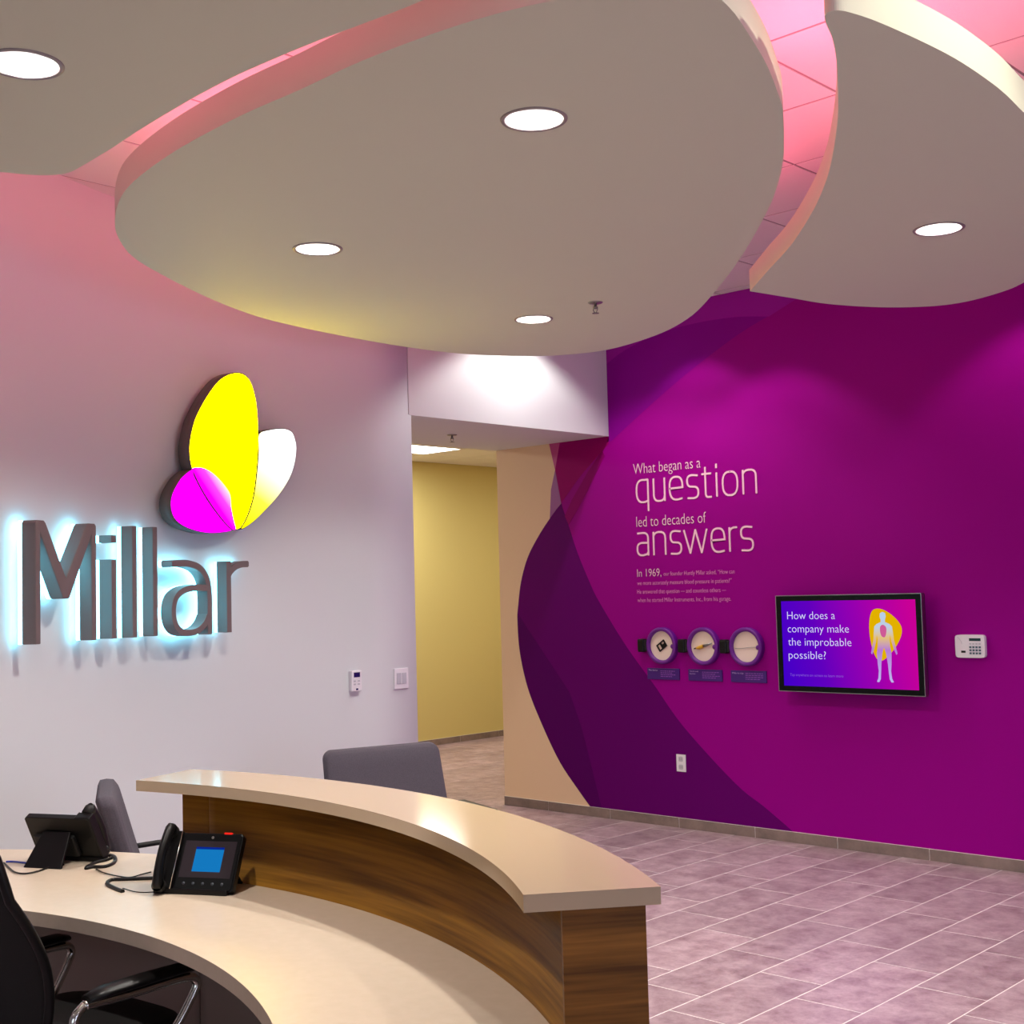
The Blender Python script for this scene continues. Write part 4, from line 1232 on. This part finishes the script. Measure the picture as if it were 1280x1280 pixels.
# flat end panel
A = R(52.35)
pa, pb = pol(2.362, A), pol(2.527, A)
tx, ty = cos(A - pi / 2) * 0.016, sin(A - pi / 2) * 0.016
m = MB()
q = [pa, pb, (pb[0] + tx, pb[1] + ty), (pa[0] + tx, pa[1] + ty)]
m.prism(q, 0.0, 1.036, dfn)
m.uv = []
for f in m.f:
    uvs = []
    for vi in f:
        v = m.v[vi]
        uvs.append((math.hypot(v[0] + desk.location.x - pa[0], v[1] + desk.location.y - pa[1]), v[2]))
    m.uv.append(uvs)
m.build('end_panel', M['wood_end'], desk, fixn=True)
# dark modesty panels below the worktop
arc_wall('modesty_panel', 2.30, 2.315, 60.0, 100.3, 0.08, 0.722, M['modesty'])
arc_wall('modesty_panel', 2.30, 2.315, 100.45, 138.0, 0.08, 0.722, M['modesty'])
arc_wall('toe_kick', 2.31, 2.34, 60.0, 138.0, 0.0, 0.08, M['kick'])

# ------------------------------------------------------------------ desk phones
M['phone_key'] = mat('dim_phone_key', srgb(58, 62, 70), 0.5)
def make_phone(name, loc_, rz, label, lit):
    e = empty(name, loc_, rz, label=label, cat='telephone', group='desk telephones')
    tilt = R(62)
    # local frame: x width, y away from the user, z up; the display plate leans back
    P = lambda a, b, d: (a, -0.05 + b * cos(tilt) + d * -sin(tilt), 0.012 + b * sin(tilt) + d * cos(tilt))
    P = lambda a, b, d: (a, -0.055 + b * cos(tilt) - d * sin(tilt), 0.010 + b * sin(tilt) + d * cos(tilt))
    # display plate
    rr = lambda x0, x1, y0, y1, r: [(x0 + r, y0), (x1 - r, y0), (x1, y0 + r), (x1, y1 - r), (x1 - r, y1), (x0 + r, y1), (x0, y1 - r), (x0, y0 + r)]
    MB().prism(rr(-0.125, 0.135, 0.0, 0.178, 0.008), -0.024, 0.0, P).build('body', M['black'], e, bevel=0.003)
    MB().prism(rr(-0.062, 0.130, 0.004, 0.174, 0.006), 0.0, 0.003, P).build('bezel', M['blackg'], e)
    sc = MB().prism([(-0.052, 0.040), (0.120, 0.040), (0.120, 0.152), (-0.052, 0.152)], 0.003, 0.0036, P).build('screen', mat('phone_screen_glass', srgb(44, 36, 42), 0.35, spec=0.2), e)
    if lit:
        MB().prism([(-0.012, 0.058), (0.082, 0.058), (0.082, 0.126), (-0.012, 0.126)], 0.0036, 0.004, P).build('lit_window', emit_mat('phone_blue_window', srgb(20, 120, 190), 1.0), sc)
        MB().prism([(-0.012, 0.126), (0.082, 0.126), (0.082, 0.133), (-0.012, 0.133)], 0.0036, 0.004, P).build('window_title_bar', emit_mat('phone_dark_blue_bar', srgb(10, 40, 140), 1.0), sc)
    for k in range(5):
        MB().lathe([(0.0, 0.002), (0.0045, 0.002), (0.005, 0.0)], n=12).build('button', M['phone_key'], e).matrix_local = Matrix.Translation(P(-0.03 + 0.032 * k, 0.022, 0.003)) @ Matrix.Rotation(pi / 2 - 0 + (tilt - pi / 2) , 4, 'X') @ Matrix.Identity(4)
    if lit: MB().prism([(0.07, 0.172), (0.095, 0.172), (0.095, 0.180), (0.07, 0.180)], -0.012, 0.002, P).build('message_light', M['red'], e)
    MB().lathe([(0.0, 0.0015), (0.004, 0.0015), (0.0045, 0.0)], n=12).build('camera_eye', M['steel'], e).matrix_local = Matrix.Translation(P(0.035, 0.163, 0.003)) @ Matrix.Rotation(tilt, 4, 'X')
    # cradle block under the handset, stand foot behind
    MB().prism([(-0.128, 0.0), (-0.066, 0.0), (-0.066, 0.180), (-0.128, 0.180)], -0.022, 0.012, P).build('cradle', M['black'], e, bevel=0.004)
    st = MB()
    st.prism([(-0.06, 0.0), (0.09, 0.0), (0.07, 0.125), (-0.04, 0.125)], 0.0, 0.010,
             lambda a, b, d: (a, 0.098 - b * 0.62 + d, 0.0 + b * 0.86))
    st.build('stand', M['black'], e, bevel=0.002)
    MB().box(-0.125, 0.12, -0.062, -0.02, 0.0, 0.016).build('foot', M['black'], e, bevel=0.003)
    MB().prism([(-0.05, 0.03), (0.11, 0.03), (0.11, 0.11), (-0.05, 0.11)], -0.040, -0.023, P).build('rear_housing', M['blackm'], e, bevel=0.004)
    # handset: arched bar with two thick ends
    pts, rad = [], []
    for k in range(17):
        t = k / 16
        b = -0.004 + 0.19 * t
        d = 0.030 + 0.022 * sin(pi * t)
        pts.append(P(-0.097, b, d))
        rad.append(0.0225 - 0.006 * sin(pi * t) if 0 < k < 16 else 0.018)
    hs = MB().tube(pts, rad, 14, flat=0.75).build('handset', M['black'], e)
    for t in (0.06, 0.94):
        b = -0.004 + 0.19 * t
        MB().lathe([(0.0, -0.012), (0.018, -0.012), (0.021, 0.012)], n=20).build('earpiece', M['blackm'], hs).matrix_local = Matrix.Translation(P(-0.097, b, 0.022)) @ Matrix.Rotation(tilt, 4, 'X')
    MB().tube([P(-0.066, 0.0, 0.014), P(-0.066, 0.178, 0.014)], 0.0016, 6).build('silver_edge', M['chrome'], e)
    return e


ph1 = make_phone('desk_phone', (-3.472, 2.245, 0.762), R(28.2), 'black desk phone with a lit blue screen window against the walnut panel', True)
ph2 = make_phone('desk_phone', (-4.22, 2.20, 0.762), R(205), 'black desk phone seen from behind at the far left of the worktop', False)
ZW = 0.762


def cord(name, pts, r_, m, label, coil=False):
    P = spline(pts, 10)
    o = MB().tube(P, r_, 8).build(name, m, None)
    return tag(o, label, 'cable', 'phone cords on the worktop')


# ------------------------------------------------------------------ chairs
def make_guest_chair(name, loc_, rz, label):
    e = empty(name, loc_, rz, label=label, cat='chair', group='charcoal guest chairs')
    # seat: soft slab; front is local -Y
    def cushion(w, dpt, t, z, taper=0.0, lean=None):
        def f(u, v):
            a = 2 * pi * u
            # superellipse section in XY, v from bottom centre to top centre
            prof = [(0.0, 0.0), (0.9, 0.0), (0.985, 0.16), (1.0, 0.5), (0.985, 0.84), (0.9, 1.0), (0.0, 1.0)]
            k = v * (len(prof) - 1); i = min(int(k), len(prof) - 2); q = k - i
            s_ = prof[i][0] * (1 - q) + prof[i + 1][0] * q
            h_ = prof[i][1] * (1 - q) + prof[i + 1][1] * q
            if u > 0.999: u = 0.0
            q4 = int(u * 4 - 1e-9) % 4; fr_ = u * 4 - q4
            rc = 0.045
            cx_, cy_ = w / 2 - rc, dpt / 2 - rc
            sx_, sy_ = [(1, 1), (-1, 1), (-1, -1), (1, -1)][q4]
            aa = (q4 + fr_) * pi / 2
            return (s_ * (sx_ * cx_ + rc * cos(aa)), s_ * (sy_ * cy_ + rc * sin(aa)), z + h_ * t)
        return f
    MB().slab(cushion(0.58, 0.54, 0.09, 0.38), 49, 19).build('seat', M['grey_fabric'], e)
    bw, bh, bt = 0.575, 0.44, 0.075
    f0 = cushion(bw, bh, bt, 0)
    lean = R(16)
    # rotate the slab upright: its Y becomes up, Z becomes backward
    def fb(u, v):
        x, y, z = f0(u, v)
        up = y + bh / 2
        w_ = 1.0 + 0.05 * (1 - up / bh)
        bx = x * w_
        by = 0.235 + z + 0.012 * (2 * x / bw) ** 2 * -1
        return (bx, by + up * sin(lean), 0.51 + up * cos(lean))
    MB().slab(fb, 49, 19).build('backrest', M['grey_fabric'], e)
    for s_ in (-1, 1):
        fr = MB().tube(spline([(s_ * 0.305, -0.24, 0.02), (s_ * 0.305, -0.25, 0.35), (s_ * 0.305, -0.23, 0.62), (s_ * 0.305, -0.16, 0.655), (s_ * 0.305, 0.12, 0.655), (s_ * 0.305, 0.27, 0.645)], 6), 0.011, 8).build('arm_frame', M['blackm'], e)
        MB().box(s_ * 0.305 - 0.024, s_ * 0.305 + 0.024, -0.18, 0.16, 0.655, 0.68).build('armrest', M['black'], e, bevel=0.008)
        MB().tube([(s_ * 0.305, -0.24, 0.011), (s_ * 0.305, 0.27, 0.011)], 0.011, 8).build('runner', M['blackm'], e)
        MB().tube([(s_ * 0.305, 0.26, 0.011), (s_ * 0.3, 0.27, 0.35), (s_ * 0.29, 0.30, 0.66)], 0.011, 8).build('rear_leg', M['blackm'], e)
    MB().tube([(-0.305, -0.12, 0.365), (0.305, -0.12, 0.365)], 0.011, 8).build('seat_rail', M['blackm'], e)
    MB().tube([(-0.305, 0.2, 0.365), (0.305, 0.2, 0.365)], 0.011, 8).build('seat_rail', M['blackm'], e)
    return e


def place_chair(builder, name, back_xy, phi, label, back_off=0.36):
    """back_xy: where the top of the backrest stands; phi turns local -Y"""
    fx, fy = sin(phi), -cos(phi)
    return builder(name, (back_xy[0] + fx * back_off, back_xy[1] + fy * back_off, 0), phi, label)


place_chair(make_guest_chair, 'guest_chair', (-4.70, 4.04), R(71.4), 'charcoal upholstered guest chair standing behind the counter near the corridor opening')
place_chair(make_guest_chair, 'guest_chair', (-4.62, 2.60), R(150), 'charcoal upholstered guest chair seen side-on behind the left desk phone')


def make_task_chair(loc_, rz, label):
    e = empty('office_chair', loc_, rz, label=label, cat='chair')
    # back: tall mesh shell, local front is -Y
    def shell(off):
        def f(u, v):
            z = 0.50 + 0.66 * v
            hw = 0.205 + 0.02 * sin(pi * v) - 0.085 * max(0, v - 0.78) ** 1.5 / 0.1 - 0.03 * (1 - v) ** 2
            x = (2 * u - 1) * hw
            y = 0.22 + 0.19 * v ** 1.15 + 0.05 * sin(pi * min(1, v * 1.6)) * -1 - 0.035 * (2 * u - 1) ** 2 + off
            return (x, y, z)
        return f
    m = MB()
    m.slab(shell(0), 17, 25)
    bk = m.build('backrest', M['mesh'], e)
    sd = bk.modifiers.new('solid', 'SOLIDIFY'); sd.thickness = 0.012
    rim = []
    f = shell(0.0)
    for k in range(25): rim.append(f(0, k / 24))
    for k in range(1, 17): rim.append(f(k / 16, 1))
    for k in range(23, -1, -1): rim.append(f(1, k / 24))
    for k in range(15, 0, -1): rim.append(f(k / 16, 0))
    MB().tube(rim, 0.013, 8, closed=True).build('back_frame', M['black'], e)
    MB().tube(spline([(0, 0.02, 0.42), (0, 0.2, 0.41), (0, 0.29, 0.48), (0, 0.31, 0.62), (0, 0.345, 0.78)], 6), [0.024] * 25, 10).build('back_spine', M['black'], e)
    # seat
    def fs(u, v):
        a = 2 * pi * u
        prof = [(0.0, 0.0), (0.86, 0.0), (0.98, 0.3), (1.0, 0.6), (0.95, 0.9), (0.8, 1.0), (0.0, 0.97)]
        k = v * (len(prof) - 1); i = min(int(k), len(prof) - 2); q = k - i
        s_ = prof[i][0] * (1 - q) + prof[i + 1][0] * q; h_ = prof[i][1] * (1 - q) + prof[i + 1][1] * q
        c_, n_ = cos(a), sin(a)
        y = s_ * 0.25 * math.copysign(abs(n_) ** 0.5, n_)
        return (s_ * 0.255 * math.copysign(abs(c_) ** 0.5, c_), y - 0.02, 0.44 + h_ * 0.07 - 0.03 * max(0, -(y) / 0.25 - 0.6))
    MB().slab(fs, 41, 19).build('seat', M['blackm'], e)
    for s_ in (-1, 1):
        ar = MB().tube([(s_ * 0.29, -0.20, 0.644), (s_ * 0.287, -0.17, 0.650), (s_ * 0.283, -0.05, 0.650), (s_ * 0.28, 0.07, 0.648), (s_ * 0.278, 0.12, 0.640)], [0.022, 0.031, 0.034, 0.033, 0.024], 14, flat=0.42).build('armrest', M['black'], e)
        MB().tube(spline([(s_ * 0.278, 0.13, 0.627), (s_ * 0.285, 0.0, 0.624), (s_ * 0.29, -0.17, 0.624), (s_ * 0.292, -0.215, 0.607), (s_ * 0.29, -0.205, 0.57), (s_ * 0.275, -0.13, 0.47), (s_ * 0.22, -0.06, 0.425), (s_ * 0.12, 0.0, 0.415)], 7), 0.0125, 10).build('arm_bracket', M['chrome'], e)
        MB().tube(spline([(s_ * 0.278, 0.125, 0.627), (s_ * 0.279, 0.155, 0.602), (s_ * 0.277, 0.15, 0.56), (s_ * 0.26, 0.10, 0.47), (s_ * 0.18, 0.05, 0.42)], 7), 0.0125, 10).build('arm_bracket', M['chrome'], e)
    MB().box(-0.1, 0.1, -0.12, 0.1, 0.39, 0.44).build('tilt_mechanism', M['black'], e, bevel=0.01)
    MB().tube([(0, 0, 0.40), (0, 0, 0.24), (0, 0, 0.10)], [0.025, 0.025, 0.03], 14).build('gas_column', M['black'], e)
    for k in range(5):
        a = 2 * pi * k / 5 + 0.3
        lg = MB().tube([(0, 0, 0.115), (0.17 * cos(a), 0.17 * sin(a), 0.10), (0.31 * cos(a), 0.31 * sin(a), 0.065)], [0.026, 0.02, 0.014], 10, flat=0.8).build('base_leg', M['chrome'], e)
        MB().lathe([(0.0, -0.022), (0.02, -0.022), (0.0275, -0.014), (0.0275, 0.014), (0.02, 0.022), (0.0, 0.022)], c=(0.31 * cos(a), 0.31 * sin(a), 0.0275), n=20, axis='y').build('caster', M['black'], lg)
    return e


make_task_chair((-3.41, 1.77, 0), R(186), 'black mesh-backed office chair with chrome arms inside the curved desk, cut by the frame')

# ------------------------------------------------------------------ cords lying on the worktop
z0 = ZW + 0.004
for name, pts, r_, mm, lab in CORDS:
    cord(name, [(p[0], p[1], z0 + (p[2] if len(p) > 2 else 0)) for p in pts], r_, M[mm], lab)
